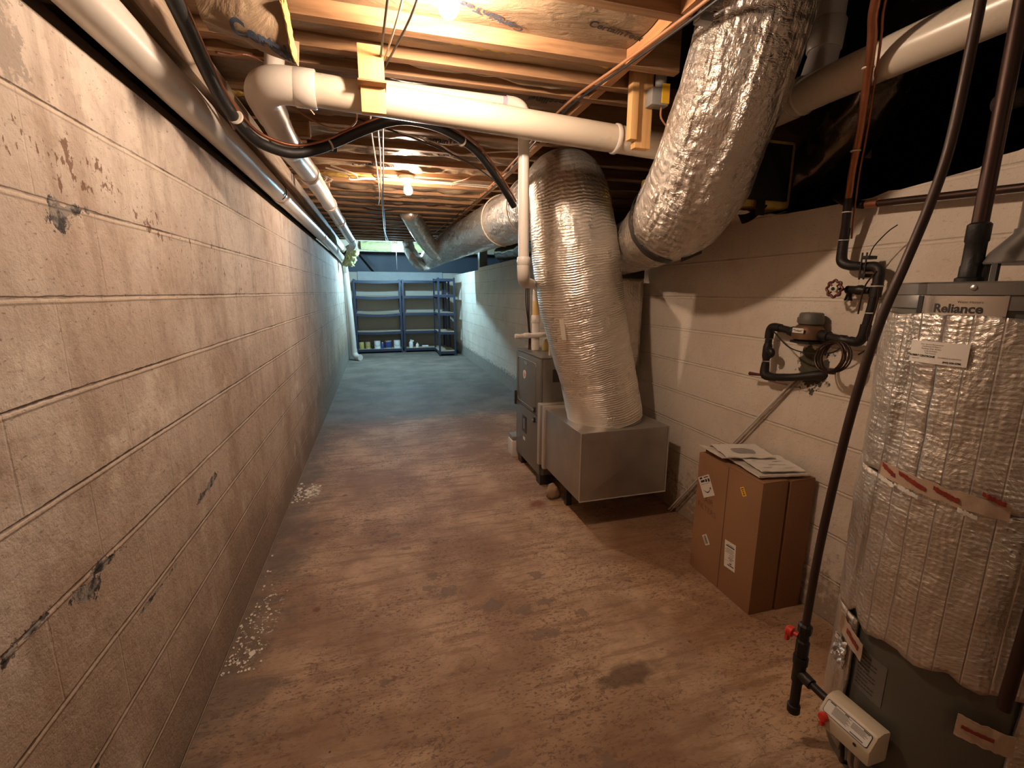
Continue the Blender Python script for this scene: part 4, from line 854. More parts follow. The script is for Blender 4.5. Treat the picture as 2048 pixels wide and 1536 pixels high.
# ------------------------------------------------------------------ water heater
HX, HY, HR = 1.56, 0.763, 0.262
t = thing('water_heater', 'tall gas water heater wrapped in silver bubble foil at the right edge', 'water heater', (HX, HY, 0))
def arc_sheet(r, a0, a1, z0f, z1f, nu, nv, th, rn=None):
    def fn(u, v):
        a = R(a0 + (a1 - a0) * u); z0 = z0f(u); z1 = z1f(u); z = z0 + (z1 - z0) * v
        rr = r + (rn(a, z) if rn else 0)
        return Vector((HX + rr * math.cos(a), HY + rr * math.sin(a), z))
    mb = MB(); G = [fn(i / nu, j / nv) for i in range(nu + 1) for j in range(nv + 1)]; W = nv + 1; n = len(G)
    H = [Vector((HX + (g.x - HX) * (1 - th / r), HY + (g.y - HY) * (1 - th / r), g.z)) for g in G]
    mb.v = [tuple(x) for x in G + H]
    for i in range(nu):
        for j in range(nv):
            q = (i * W + j, (i + 1) * W + j, (i + 1) * W + j + 1, i * W + j + 1); mb.f.append(q); mb.f.append(tuple(x + n for x in q[::-1]))
    ring = [i * W for i in range(nu + 1)] + [nu * W + j for j in range(1, W)] + [i * W + nv for i in range(nu - 1, -1, -1)] + [j for j in range(nv - 1, 0, -1)]
    for a, b in zip(ring, ring[1:] + ring[:1]): mb.f.append((b, a, a + n, b + n))
    return mb
obj('jacket', MB().lathe((HX, HY, 0.012), [(HR - 0.03, 0), (HR - 0.006, 0.0), (HR - 0.006, 1.40)], 96), M_heater, t)
obj('top_band', MB().lathe((HX, HY, 1.4125), [(HR - 0.006, 0), (HR, 0.0), (HR, 0.030), (HR - 0.001, 0.033)], 96), M_furn, t)
obj('lid', MB().lathe((HX, HY, 1.446), [(HR + 0.003, 0), (HR + 0.003, 0.026), (HR - 0.004, 0.030), (0.02, 0.031)], 96), M_furn, t)
for a in (-172, -110, 140): obj('screw', MB().lathe((HX + (HR + 0.003) * math.cos(R(a)), HY + (HR + 0.003) * math.sin(R(a)), 1.462), [(0.006, 0), (0.006, 0.002), (0.002, 0.004)], 12, (math.cos(R(a)), math.sin(R(a)), 0)), M_screw, t)
def wn(a, z):
    return 0.005 * mnoise.noise(Vector((math.cos(a) * 6, math.sin(a) * 6, z * 5))) + 0.0035 * mnoise.noise(Vector((math.cos(a) * 16, math.sin(a) * 16, z * 16 + 9)))
WR = HR + 0.010
up = obj('foil_wrap', arc_sheet(WR, -180 + 360, -180, lambda u: 0.965 + 0.004 * math.sin(u * 40), lambda u: 1.398 + 0.003 * math.sin(u * 60), 160, 36, 0.009, wn), M_foil_b, t, ang=180)
lowtop = lambda u: 0.962 + 0.004 * math.sin(u * 40)
fr = lambda x: x
# lower wrap: cut away over the burner side between about 158 and 228 degrees
def lowbot(u):
    a = 360 * u     # start angle 0 .. 360
    if 150 <= a <= 232: return 0.505 + 0.010 * math.sin((a - 150) * 0.25) + 0.006 * mnoise.noise(Vector((a * 0.2, 0, 0))) + 0.02 * math.exp(-((a - 158) / 5) ** 2)
    return 0.505
obj('foil_wrap', arc_sheet(WR + 0.001, 0, 360, lowbot, lowtop, 180, 30, 0.009, wn), M_foil_b, t, ang=180)
obj('foil_skirt', arc_sheet(WR - 0.001, 40, 160, lambda u: 0.03 + 0.10 * max(0, u - 0.75) * 4 * 0.5, lambda u: 0.503 - 0.0 * u, 50, 26, 0.009, wn), M_foil_b, t, ang=180)
obj('foil_skirt', arc_sheet(WR - 0.001, 237, 330, lambda u: 0.03, lambda u: 0.503, 40, 26, 0.009, wn), M_foil_b, t, ang=180)
# nameplate
def CYL(a0, z0, r):   # lettering mapped round the tank; u to the reader's right = increasing angle
    return lambda u, v: Vector((HX + r * math.cos(R(a0) + u / r), HY + r * math.sin(R(a0) + u / r), z0 + v))
npl = obj('nameplate', arc_sheet(HR + 0.0012, 166, 200, lambda u: 1.399, lambda u: 1.4435, 16, 2, 0.001), M_plate, t)
obj('nameplate_rim', arc_sheet(HR + 0.0014, 199.4, 201, lambda u: 1.399, lambda u: 1.4445, 2, 2, 0.001), M_plate, npl)
obj('brand_lettering', text_mb('Reliance', 0.0285, CYL(182.5, 1.4135, HR + 0.0016), bold=0.0009, sub=1), M_ink_blk, npl, smooth=False)
obj('small_lettering', text_mb('Water Heaters', 0.0075, CYL(187.5, 1.4295, HR + 0.0016), sub=1), M_ink_brown, npl, smooth=False)
obj('band_seam', arc_sheet(HR + 0.0012, 162.5, 165.5, lambda u: 1.40, lambda u: 1.4435, 2, 2, 0.001), M_furn_d, t)
# service label
lab_ = obj('service_label', arc_sheet(WR + 0.0075, 167, 192, lambda u: 1.282 - 0.0 * u, lambda u: 1.335, 16, 3, 0.001), M_paper, t)
LR = WR + 0.0082
for z, s in ((1.3275, 'Sales, Service Maintenance'), (1.3225, 'Installations & Repairs'), (1.3170, 'Plumbing, Solar, Boilers'), (1.3115, 'Leaks & Drains'), (1.306, 'Fully Insured')):
    obj('lettering', text_mb(s, 0.0046, CYL(177, z, LR), sub=0), M_ink_brown, lab_, smooth=False)
obj('lettering', text_mb('ROBERT CENTRONE', 0.0064, CYL(173.2, 1.2985, LR), bold=0.00025, sub=0), M_ink_blk, lab_, smooth=False)
obj('lettering', text_mb('PLUMBING & HEATING', 0.0044, CYL(185.2, 1.2982, LR), sub=0), M_ink_brown, lab_, smooth=False)
obj('lettering', text_mb('License 527', 0.0038, CYL(170.5, 1.2915, LR), sub=0), M_ink_brown, lab_, smooth=False)
obj('lettering', text_mb('(845) 628-2788', 0.0056, CYL(186.3, 1.2885, LR), bold=0.0002, sub=0), M_ink_blk, lab_, smooth=False)
# strips of printed tape round the joint and over the cut edge
def tape(a0, a1, z0, z1, h, seed, off=0.009):
    return arc_sheet(WR + off, a0, a1, lambda u: z0 + (z1 - z0) * u - h / 2 + 0.004 * mnoise.noise(Vector((u * 9, 0, seed))), lambda u: z0 + (z1 - z0) * u + h / 2 + 0.004 * mnoise.noise(Vector((u * 9, 5, seed))), 30, 4, 0.0012, lambda a, z: 0.003 * mnoise.noise(Vector((a * 12, z * 40, seed))))
tp = obj('joint_tape', tape(160, 216, 0.985, 0.965, 0.038, 1), M_tapeclear, t)
for a0, a1, z0, z1 in ((163.5, 171, 0.998, 0.978), (173, 186, 0.992, 0.972), (189, 199, 0.983, 0.968), (206, 214, 1.0, 0.985)):
    obj('red_print', tape(a0, a1, z0, z1, 0.011, a0, 0.0125), M_redtape, tp)
for a0, a1, z in ((162, 172, 0.958), (174, 184, 0.953), (199, 206, 0.945)):
    obj('torn_edge', tape(a0, a1, z + 0.004, z - 0.006, 0.010, a0 + 3, 0.0145), M_paper, tp)
tp = obj('side_tape', tape(148, 170, 0.47, 0.435, 0.055, 8, 0.0105), M_tapeclear, t)
obj('red_print', tape(158, 167.5, 0.462, 0.44, 0.014, 12, 0.014), M_redtape, tp)
def crum(u, v):
    a = R(146 + 13 * u); rr = WR + 0.012 + 0.012 * mnoise.noise(Vector((u * 6, v * 6, 3))); return Vector((HX + rr * math.cos(a), HY + rr * math.sin(a), 0.33 + 0.085 * v + 0.015 * mnoise.noise(Vector((u * 5, v * 5, 8)))))
obj('crumpled_foil', MB().sheet(crum, 16, 18, (0.004, 0, 0)), M_foil_c, t, ang=180)
tp = obj('side_tape', tape(214, 236, 0.40, 0.385, 0.06, 15, 0.0105), M_tapeclear, t)
obj('red_print', tape(216, 228, 0.40, 0.392, 0.010, 17, 0.0135), M_redtape, tp)
rat = obj('rating_label', arc_sheet(HR - 0.0045, 162, 182, lambda u: 0.30, lambda u: 0.43, 12, 2, 0.001), M_furn, t)
ink = MB()
for k in range(9):
    f_ = CYL(171.5, 0.415 - 0.0125 * k, HR - 0.004); wd = 0.030 if k % 3 else 0.02
    for j in range(6):
        a_, b_ = -0.036 + wd * 2 * j / 6, -0.036 + wd * 2 * (j + 0.85) / 6
        ink.add([f_(a_, 0), f_(b_, 0), f_(b_, 0.0028), f_(a_, 0.0028)], [(0, 1, 2, 3)])
obj('printing', ink, M_ink_blk, rat, smooth=False)
obj('view_port', MB().lathe((HX - HR + 0.008, HY - 0.02, 0.06), [(0.055, 0), (0.055, 0.012), (0.045, 0.016), (0.004, 0.017)], 28, (-1, 0, 0)), M_furn, t)
obj('burner_door', arc_sheet(HR - 0.003, 140, 160, lambda u: 0.045, lambda u: 0.175, 10, 3, 0.002), M_galv, t)
for k, (ya, yb) in enumerate(((HY + 0.035, HY + 0.055), (HY + 0.01, HY + 0.0), (HY - 0.01, HY - 0.035))):
    obj('burner_tube', MB().tube([(1.245, ya, 0.155), (1.255, ya, 0.10), (1.285, yb, 0.05), (1.31, yb, 0.035)], 0.006, seg=8, n=4), M_galv if k else M_iron, t)
obj('drain_tray_leg', MB().lathe((HX, HY, 0.0), [(HR - 0.05, 0), (HR - 0.04, 0.0118)], 48), M_furn_d, t)
# relief discharge pipe down the front right
rp = obj('relief_pipe', MB().tube([(1.352, 0.535, 0.86), (1.345, 0.54, 0.52), (1.345, 0.54, 0.505)], 0.013, seg=14, smooth=False), M_copper_d, t)
obj('relief_elbow', MB().tube([(1.352, 0.535, 0.85), (1.354, 0.537, 0.90), (1.375, 0.56, 0.915)], 0.016, seg=12, n=4), M_copper_d, rp)
# flue
t = thing('flue_pipe', 'galvanised flue pipe and draft hood above the water heater at the right edge', 'pipe', (HX + 0.0, HY, 1.4775))
obj('pipe', MB().tube([(HX + 0.005, HY - 0.005, 1.60), (HX + 0.005, HY - 0.005, 1.90)], 0.047, seg=28, smooth=False), M_galv, t)
obj('elbow', MB().tube([(HX + 0.005, HY - 0.005, 1.895), (HX + 0.01, HY - 0.01, 1.96), (HX + 0.05, HY - 0.06, 2.01), (HX + 0.12, HY - 0.14, 2.02), (HX + 0.45, HY - 0.5, 2.04)], 0.048, seg=24, n=5), M_galv, t)
obj('draft_hood', MB().lathe((HX + 0.005, HY - 0.005, 1.522), [(0.098, 0.0), (0.10, 0.004), (0.088, 0.03), (0.052, 0.075), (0.052, 0.085)], 36), M_furn, t)
for a in (100, 160, 220, 340): obj('hood_leg', MB().box(HX + 0.085 * math.cos(R(a)) - 0.006, HX + 0.085 * math.cos(R(a)) + 0.006, HY + 0.085 * math.sin(R(a)) - 0.006, HY + 0.085 * math.sin(R(a)) + 0.006, 1.4776, 1.525), M_furn_d, t)
t = thing('hot_water_pipe', 'dark water pipe rising straight from the top of the water heater', 'pipe', (1.50, 0.853, 1.4775))
obj('pipe', MB().cyl((1.50, 0.853, 1.56), (1.50, 0.856, 2.96), 0.0175, 18), M_copper_d, t)
obj('nipple', MB().lathe((1.50, 0.853, 1.478), [(0.030, 0), (0.030, 0.010), (0.024, 0.014), (0.024, 0.04), (0.022, 0.045), (0.022, 0.10), (0.0245, 0.104), (0.0245, 0.145), (0.019, 0.15)], 20), M_iron, t)

# ------------------------------------------------------------------ gas line and valve
t = thing('gas_line', 'brown tube curving down to the drip leg in front of the heater', 'gas pipe', (1.235, 0.95, 0.14))
obj('tube', MB().tube([(1.40, 0.86, 2.95), (1.375, 0.86, 2.3), (1.365, 0.86, 2.0), (1.352, 0.86, 1.80), (1.318, 0.86, 1.66), (1.268, 0.86, 1.52), (1.238, 0.875, 1.38), (1.226, 0.895, 1.20), (1.224, 0.915, 1.0), (1.230, 0.94, 0.70), (1.236, 0.952, 0.42)], 0.0115, seg=14, n=8), M_hose, t)
vb = obj('shutoff_valve', MB().lathe((1.236, 0.952, 0.315), [(0.015, 0), (0.019, 0.01), (0.019, 0.055), (0.015, 0.06), (0.015, 0.085), (0.02, 0.088), (0.02, 0.112), (0.014, 0.118)], 8), M_iron, t, ang=30)
obj('red_handle', MB().lathe((1.232, 0.968, 0.378), [(0.007, 0.0), (0.007, 0.012), (0.016, 0.016), (0.018, 0.03), (0.012, 0.036)], 14, (-0.25, 1, 0.0)), M_red, vb, smooth=True)
obj('handle_tab', MB().box(1.215, 1.228, 0.99, 1.002, 0.345, 0.375), M_red, vb, bevel=0.003)
obj('tee', MB().tube([(1.236, 0.952, 0.225), (1.236, 0.952, 0.312)], 0.0185, seg=16, smooth=False), M_iron, t)
obj('tee_collar', MB().tube([(1.236, 0.952, 0.290), (1.236, 0.952, 0.3145)], 0.0215, seg=16, smooth=False), M_iron, t)
obj('side_branch', MB().tube([(1.236, 0.952, 0.258), (1.236, 0.905, 0.253)], 0.0175, seg=16, smooth=False), M_iron, t)
obj('nipple', MB().tube([(1.236, 0.91, 0.2535), (1.240, 0.857, 0.247)], 0.012, seg=14, smooth=False), M_iron, t)
obj('drip_leg', MB().tube([(1.236, 0.952, 0.23), (1.236, 0.952, 0.125)], 0.0145, seg=16, smooth=False), M_iron, t)
obj('drip_cap', MB().lathe((1.236, 0.952, 0.105), [(0.016, 0), (0.019, 0.004), (0.019, 0.028), (0.016, 0.031)], 16), M_iron, t)
t = thing('gas_valve', 'beige gas control valve with red buttons on the front of the water heater', 'valve', (1.26, 0.79, 0.19))
G = Matrix.Translation((1.247, 0.782, 0.225)) @ Matrix.Rotation(R(2), 4, 'Z')
# a wedge-topped case: sloping label face towards the room
prof = [(-0.034, -0.045), (0.040, -0.05), (0.040, 0.046), (0.012, 0.05), (-0.010, 0.042), (-0.036, 0.002)]
obj('case', MB().prism([(a, b) for a, b in prof], -0.074, 0.074, axis=1, M=G), M_valve, t, bevel=0.007)
sl = (Vector((-0.036, 0, 0.002)) - Vector((-0.010, 0, 0.042))); nrm = Vector((-0.84, 0, 0.546)).normalized()
def GF(u, v, off=0.0006):
    c0 = Vector((-0.023, 0, 0.022)); up_ = Vector((0.026, 0, 0.040)).normalized()
    return G @ (c0 + Vector((0, -u, 0)) + up_ * v + nrm * off)
def GB(pts, o0, o1):
    n = len(pts); return MB().add([GF(u, v, o0) for u, v in pts] + [GF(u, v, o1) for u, v in pts], [tuple(range(n)), tuple(range(n, 2 * n))] + [(k, (k + 1) % n, n + (k + 1) % n, n + k) for k in range(n)])
def rr_(w, h, r=0.006):
    o = []
    for cx_, cy_, a0 in ((w - r, h - r, 0), (-w + r, h - r, 90), (-w + r, -h + r, 180), (w - r, -h + r, 270)):
        for k in range(0, 91, 22): o.append((cx_ + r * math.cos(R(a0 + k)), cy_ + r * math.sin(R(a0 + k))))
    return o
fr_ = obj('label_border', GB(rr_(0.064, 0.0195), -0.001, 0.0010), M_ink_blk, t, smooth=False)
lb = obj('instruction_label', GB(rr_(0.0625, 0.018), 0.0011, 0.0016), M_paper, t, smooth=False)
ink = MB()
for k in range(9):
    v = 0.012 - 0.0028 * k
    for (a, b) in ((-0.040, 0.008), (0.012, 0.056)):
        if b > 0.02 and k > 5: continue
        ink.add([GF(a, v, 0.002), GF(b - 0.004 * ((k * 5) % 3), v, 0.002), GF(b - 0.004 * ((k * 5) % 3), v + 0.0011, 0.002), GF(a, v + 0.0011, 0.002)], [(0, 1, 2, 3)])
for k in range(18): ink.add([GF(0.016 + 0.002 * k, -0.0155, 0.002), GF(0.0172 + 0.002 * k, -0.0155, 0.002), GF(0.0172 + 0.002 * k, -0.0115, 0.002), GF(0.016 + 0.002 * k, -0.0115, 0.002)], [(0, 1, 2, 3)])
for a, b in ((-0.055, -0.038), (-0.012, 0.0), (0.04, 0.058)): ink.add([GF(a, 0.0145, 0.002), GF(b, 0.0145, 0.002), GF(b, 0.0172, 0.002), GF(a, 0.0172, 0.002)], [(0, 1, 2, 3)])
obj('printing', ink, M_ink_blk, lb, smooth=False)
obj('red_knob', MB().lathe(G @ Vector((-0.0355, 0.053, -0.008)), [(0.013, 0), (0.0135, 0.008), (0.011, 0.014), (0.004, 0.015)], 20, (-1, 0, 0.1)), M_red, t)
obj('red_button', MB().lathe(G @ Vector((-0.0350, 0.056, -0.032)), [(0.008, 0), (0.008, 0.007), (0.006, 0.01), (0.002, 0.0105)], 16, (-1, 0, 0)), M_red, t)
obj('status_light', MB().lathe(G @ Vector((-0.0352, -0.035, -0.010)), [(0.005, 0), (0.005, 0.0012), (0.001, 0.0014)], 12, (-1, 0, 0)), M_ink_blk, t)

# ------------------------------------------------------------------ water service on the right wall
WX = 1.80
t = thing('water_riser', 'copper pipe dropping from the crawl space to the red wheel valve on the wall', 'pipe', (WX, 1.40, 1.25))
obj('copper_pipe', MB().tube([(1.20, 0.93, 2.36), (1.35, 1.10, 2.234), (1.443, 1.17, 2.169), (1.606, 1.30, 2.009), (1.707, 1.39, 1.894), (1.745, 1.422, 1.80)], 0.0125, seg=18, n=5), M_copper, t)
obj('iron_pipe', MB().tube([(1.742, 1.420, 1.805), (1.785, 1.448, 1.66)], 0.0145, seg=16, smooth=False), M_iron, t)
obj('elbow', MB().tube([(1.786, 1.449, 1.70), (1.793, 1.456, 1.61), (1.797, 1.452, 1.572), (1.80, 1.42, 1.556), (1.80, 1.38, 1.552)], [0.0165, 0.0185, 0.020, 0.0185, 0.0165], seg=16, n=5), M_iron, t)
obj('cross_run', MB().tube([(WX, 1.40, 1.553), (WX, 1.33, 1.546)], 0.0155, seg=16, smooth=False), M_iron, t)
obj('elbow', MB().tube([(WX, 1.355, 1.548), (WX, 1.322, 1.546), (WX, 1.304, 1.53), (WX, 1.303, 1.50), (WX, 1.303, 1.48)], 0.0185, seg=16, n=5), M_iron, t)
obj('down_run', MB().tube([(WX, 1.303, 1.50), (WX, 1.312, 1.40), (WX, 1.325, 1.30)], 0.0155, seg=16, smooth=False), M_iron, t)
obj('tee', MB().tube([(WX, 1.304, 1.485), (WX, 1.307, 1.435)], 0.020, seg=16, smooth=False), M_iron, t)
obj('elbow', MB().tube([(WX, 1.322, 1.33), (WX, 1.328, 1.285), (WX, 1.345, 1.262), (WX, 1.375, 1.262)], 0.019, seg=16, n=5), M_iron, t)
g_ = obj('ground_clamp', MB().box(WX - 0.024, WX + 0.022, 1.335, 1.36, 1.575, 1.588), M_iron, t, bevel=0.002)
obj('clamp_lower', MB().box(WX - 0.022, WX + 0.02, 1.34, 1.365, 1.508, 1.522), M_iron, g_, bevel=0.002)
obj('clamp_bolt', MB().cyl((WX - 0.02, 1.345, 1.50), (WX - 0.02, 1.345, 1.60), 0.003, 8), M_iron, g_)
obj('clamp_bolt', MB().cyl((WX - 0.02, 1.362, 1.50), (WX - 0.02, 1.362, 1.60), 0.003, 8), M_iron, g_)
for (a, b) in (((1.485, 1.205, 2.128), 0.0165), ((1.66, 1.35, 1.945), 0.0165), ((1.757, 1.43, 1.755), 0.0175), ((1.789, 1.452, 1.655), 0.019), ((WX, 1.304, 1.475), 0.0225), ((WX, 1.314, 1.375), 0.0175)):
    c = MB(); coupling(c, a, (0, 0, 1), b, 0.005); obj('cable_tie', c, M_tie, t)
obj('tie_tail', MB().tube([(WX - 0.02, 1.335, 1.585), (WX - 0.03, 1.315, 1.62), (WX - 0.03, 1.275, 1.665), (WX - 0.03, 1.245, 1.685)], 0.002, seg=6, n=4), M_iron, t)
t = thing('wheel_valve', 'small valve with red iron hand wheel beside the dark riser pipe', 'valve', (WX, 1.40, 1.46))
obj('body', MB().tube([(WX, 1.326, 1.458), (WX, 1.352, 1.460), (WX, 1.36, 1.461), (WX, 1.375, 1.461), (WX, 1.385, 1.462), (WX, 1.418, 1.463)], [0.014, 0.014, 0.019, 0.019, 0.0155, 0.0155], seg=14, smooth=False), M_iron, t)
obj('spout', MB().tube([(WX, 1.405, 1.462), (WX, 1.408, 1.435), (WX, 1.408, 1.42)], [0.010, 0.011, 0.015], seg=12, smooth=False), M_iron, t)
W_ = MB(); wc = Vector((WX - 0.045, 1.436, 1.466)); ring = []
for k in range(49):
    a = 2 * PI * k / 48; rr = 0.031 + 0.0035 * math.cos(8 * a); ring.append(wc + Vector((0, rr * math.cos(a), rr * math.sin(a))))
W_.tube(ring, 0.005, seg=8, smooth=False, caps=False)
for k in range(4):
    a = PI / 4 + PI / 2 * k; W_.tube([wc + Vector((0, .008 * math.cos(a), .008 * math.sin(a))), wc + Vector((0, .030 * math.cos(a), .030 * math.sin(a)))], 0.0035, seg=8, smooth=False)
hw = obj('hand_wheel', W_, M_ironwheel, t)
obj('wheel_hub', MB().lathe(wc + Vector((0.006, 0, 0)), [(0.0135, 0), (0.0135, 0.010), (0.009, 0.012), (0.007, 0.012), (0.002, 0.013)], 20, (-1, 0, 0)), M_tie, hw)
obj('hub_nut', MB().lathe(wc + Vector((-0.0072, 0, 0)), [(0.0075, 0), (0.0075, 0.002), (0.001, 0.0022)], 6, (-1, 0, 0)), M_iron, hw)
obj('stem', MB().cyl((WX - 0.035, 1.436, 1.466), (WX, 1.412, 1.463), 0.0055, 10), M_iron, t)
t = thing('water_meter', 'bronze water meter with grey cap mounted on pipes by the right wall', 'meter', (WX, 1.56, 1.23))
obj('body', MB().lathe((WX, 1.565, 1.245), [(0.045, 0), (0.062, 0.008), (0.064, 0.03), (0.058, 0.055), (0.044, 0.068)], 32), M_bronze, t)
obj('bottom_plate', MB().lathe((WX, 1.565, 1.233), [(0.05, 0), (0.066, 0.003), (0.066, 0.011), (0.06, 0.012)], 8), M_iron, t, ang=30)
obj('register_cap', MB().lathe((WX, 1.560, 1.313), [(0.040, 0.0), (0.048, 0.006), (0.050, 0.02), (0.045, 0.048), (0.040, 0.053), (0.01, 0.055)], 28), M_meter_cap, t)
obj('cap_hinge', MB().box(WX - 0.01, WX + 0.012, 1.606, 1.622, 1.32, 1.345), M_meter_cap, t, bevel=0.003)
tg = obj('name_tag', MB().box(WX - 0.0668, WX - 0.0645, 1.532, 1.587, 1.280, 1.301), M_paper, t, bevel=0.0006)
obj('lettering', text_mb('"Trident"', 0.0125, lambda u, v: Vector((WX - 0.0672, 1.5595 - u, 1.290 + v)), bold=0.0003), M_ink_blk, tg, smooth=False)
obj('inlet_union', MB().tube([(WX, 1.365, 1.262), (WX, 1.39, 1.262), (WX, 1.395, 1.263), (WX, 1.42, 1.264), (WX, 1.425, 1.266), (WX, 1.465, 1.27), (WX, 1.468, 1.27), (WX, 1.495, 1.272), (WX, 1.51, 1.273)], [0.017, 0.017, 0.020, 0.020, 0.0165, 0.0175, 0.024, 0.026, 0.022], seg=16, smooth=False), M_iron, t)
obj('outlet_union', MB().tube([(WX, 1.622, 1.276), (WX, 1.64, 1.277), (WX, 1.642, 1.278), (WX, 1.665, 1.279), (WX, 1.668, 1.282), (WX, 1.715, 1.288)], [0.02, 0.024, 0.024, 0.018, 0.0165, 0.0165], seg=16, smooth=False), M_iron, t)
t = thing('service_pipe', 'dark iron pipe bending from the meter down and back into the wall hole', 'pipe', (WX, 1.7, 1.05))
obj('upper_elbow', MB().tube([(WX, 1.712, 1.288), (WX, 1.745, 1.291), (WX, 1.765, 1.285), (WX, 1.772, 1.265), (WX, 1.773, 1.235)], 0.0195, seg=16, n=5), M_iron, t)
obj('drop', MB().tube([(WX, 1.773, 1.25), (WX, 1.776, 1.09)], 0.0155, seg=16, smooth=False), M_iron, t)
vv = obj('stop_valve', MB().tube([(WX, 1.774, 1.21), (WX, 1.774, 1.195), (WX, 1.775, 1.15), (WX, 1.775, 1.135)], [0.017, 0.0205, 0.0205, 0.017], seg=14, smooth=False), M_iron, t)
obj('valve_handle', MB().tube([(WX - 0.01, 1.76, 1.182), (WX - 0.018, 1.735, 1.178), (WX - 0.02, 1.725, 1.165), (WX - 0.018, 1.737, 1.15)], [0.012, 0.017, 0.013, 0.008], seg=12, n=4), M_iron, vv)
obj('lower_elbow', MB().tube([(WX, 1.776, 1.115), (WX, 1.777, 1.075), (WX, 1.768, 1.057), (WX, 1.745, 1.053), (WX, 1.71, 1.054)], [0.0175, 0.021, 0.0225, 0.021, 0.018], seg=16, n=5), M_iron, t)
obj('back_run', MB().tube([(WX, 1.73, 1.054), (WX, 1.68, 1.06), (WX + 0.012, 1.61, 1.073), (1.855, 1.53, 1.095), (1.90, 1.50, 1.10)], [0.0165, 0.0185, 0.0175, 0.021, 0.021], seg=14, n=4), M_iron, t)
obj('red_lever', MB().tube([(WX - 0.005, 1.79, 1.054), (WX - 0.01, 1.82, 1.052), (WX - 0.012, 1.855, 1.050)], [0.006, 0.0075, 0.0095], seg=10, n=4), M_ironwheel, t)
for zz_ in (1.235, 1.125):
    c = MB(); coupling(c, (WX, 1.774, zz_), (0, 0, 1), 0.022, 0.004); obj('cable_tie', c, M_tie, t)
mb = MB(); pts = []
for k in range(5 * 24 + 1):
    a = 2 * PI * k / 24; q = k / 24; pts.append((WX - 0.03 - 0.006 * q + 0.01 * math.sin(a), 1.405 + (0.056 + 0.0035 * math.sin(q * 2)) * math.cos(a) + 0.004 * q - 0.012, 1.195 + (0.060 + 0.003 * math.cos(q * 3)) * math.sin(a)))
mb.tube(pts, 0.0035, seg=7, smooth=False)
t = thing('coiled_wire', 'coil of dark red wire hanging under the meter pipes', 'wire', (WX - 0.03, 1.40, 1.13))
obj('coil', mb, M_copper_d, t)
obj('tie', MB().cyl((WX - 0.05, 1.395, 1.128), (WX - 0.05, 1.395, 1.15), 0.016, 10), M_tape, t)
obj('lead', MB().tube([(WX - 0.02, 1.735, 1.275), (WX - 0.035, 1.70, 1.262), (WX - 0.04, 1.62, 1.212), (WX - 0.04, 1.53, 1.197), (WX - 0.035, 1.42, 1.21), (WX - 0.03, 1.37, 1.25)], 0.003, seg=6, n=6), M_wire_b, t)
obj('lead', MB().tube([(WX - 0.02, 1.30, 1.53), (WX - 0.02, 1.336, 1.47), (WX - 0.02, 1.345, 1.37)], 0.003, seg=6, n=6), M_copper_d, t)
obj('lead', MB().tube([(WX - 0.02, 1.283, 1.47), (WX - 0.02, 1.281, 1.40), (WX - 0.02, 1.300, 1.30), (WX - 0.02, 1.285, 1.25), (WX - 0.02, 1.32, 1.215)], 0.003, seg=6, n=6), M_copper_d, t)
tag(obj('insulated_wire', MB().tube([(1.216, 0.915, 2.36), (1.366, 1.085, 2.234), (1.459, 1.156, 2.167), (1.622, 1.286, 2.005), (1.724, 1.375, 1.89), (1.765, 1.408, 1.80), (1.806, 1.435, 1.66)], 0.0035, seg=7, n=4), M_copper), 'thin copper wire tied alongside the copper riser pipe', 'wire')
t = thing('wall_copper_pipe', 'copper pipe running level across the right wall behind the gas tube', 'pipe', (WX, 1.2, 1.76))
obj('pipe', MB().tube([(WX, 1.37, 1.777), (WX, 0.60, 1.727)], 0.0125, seg=16, smooth=False), M_copper_d, t)
obj('coupling', MB().tube([(WX, 1.39, 1.780), (WX, 1.345, 1.777)], 0.0155, seg=14, smooth=False), M_copper, t)
obj('black_sleeve', MB().tube([(WX, 1.40, 1.780), (WX, 1.42, 1.785), (WX + 0.01, 1.48, 1.803), (WX + 0.05, 1.56, 1.84)], 0.0155, seg=14, n=4), M_iron, t)
tag(obj('copper_pipe', MB().tube([(1.30, 1.62, 2.62), (1.62, 1.42, 2.58), (1.9, 1.25, 2.55)], 0.014, seg=12, n=3), M_copper), 'copper pipe high in the dark crawl space at the top right', 'pipe')

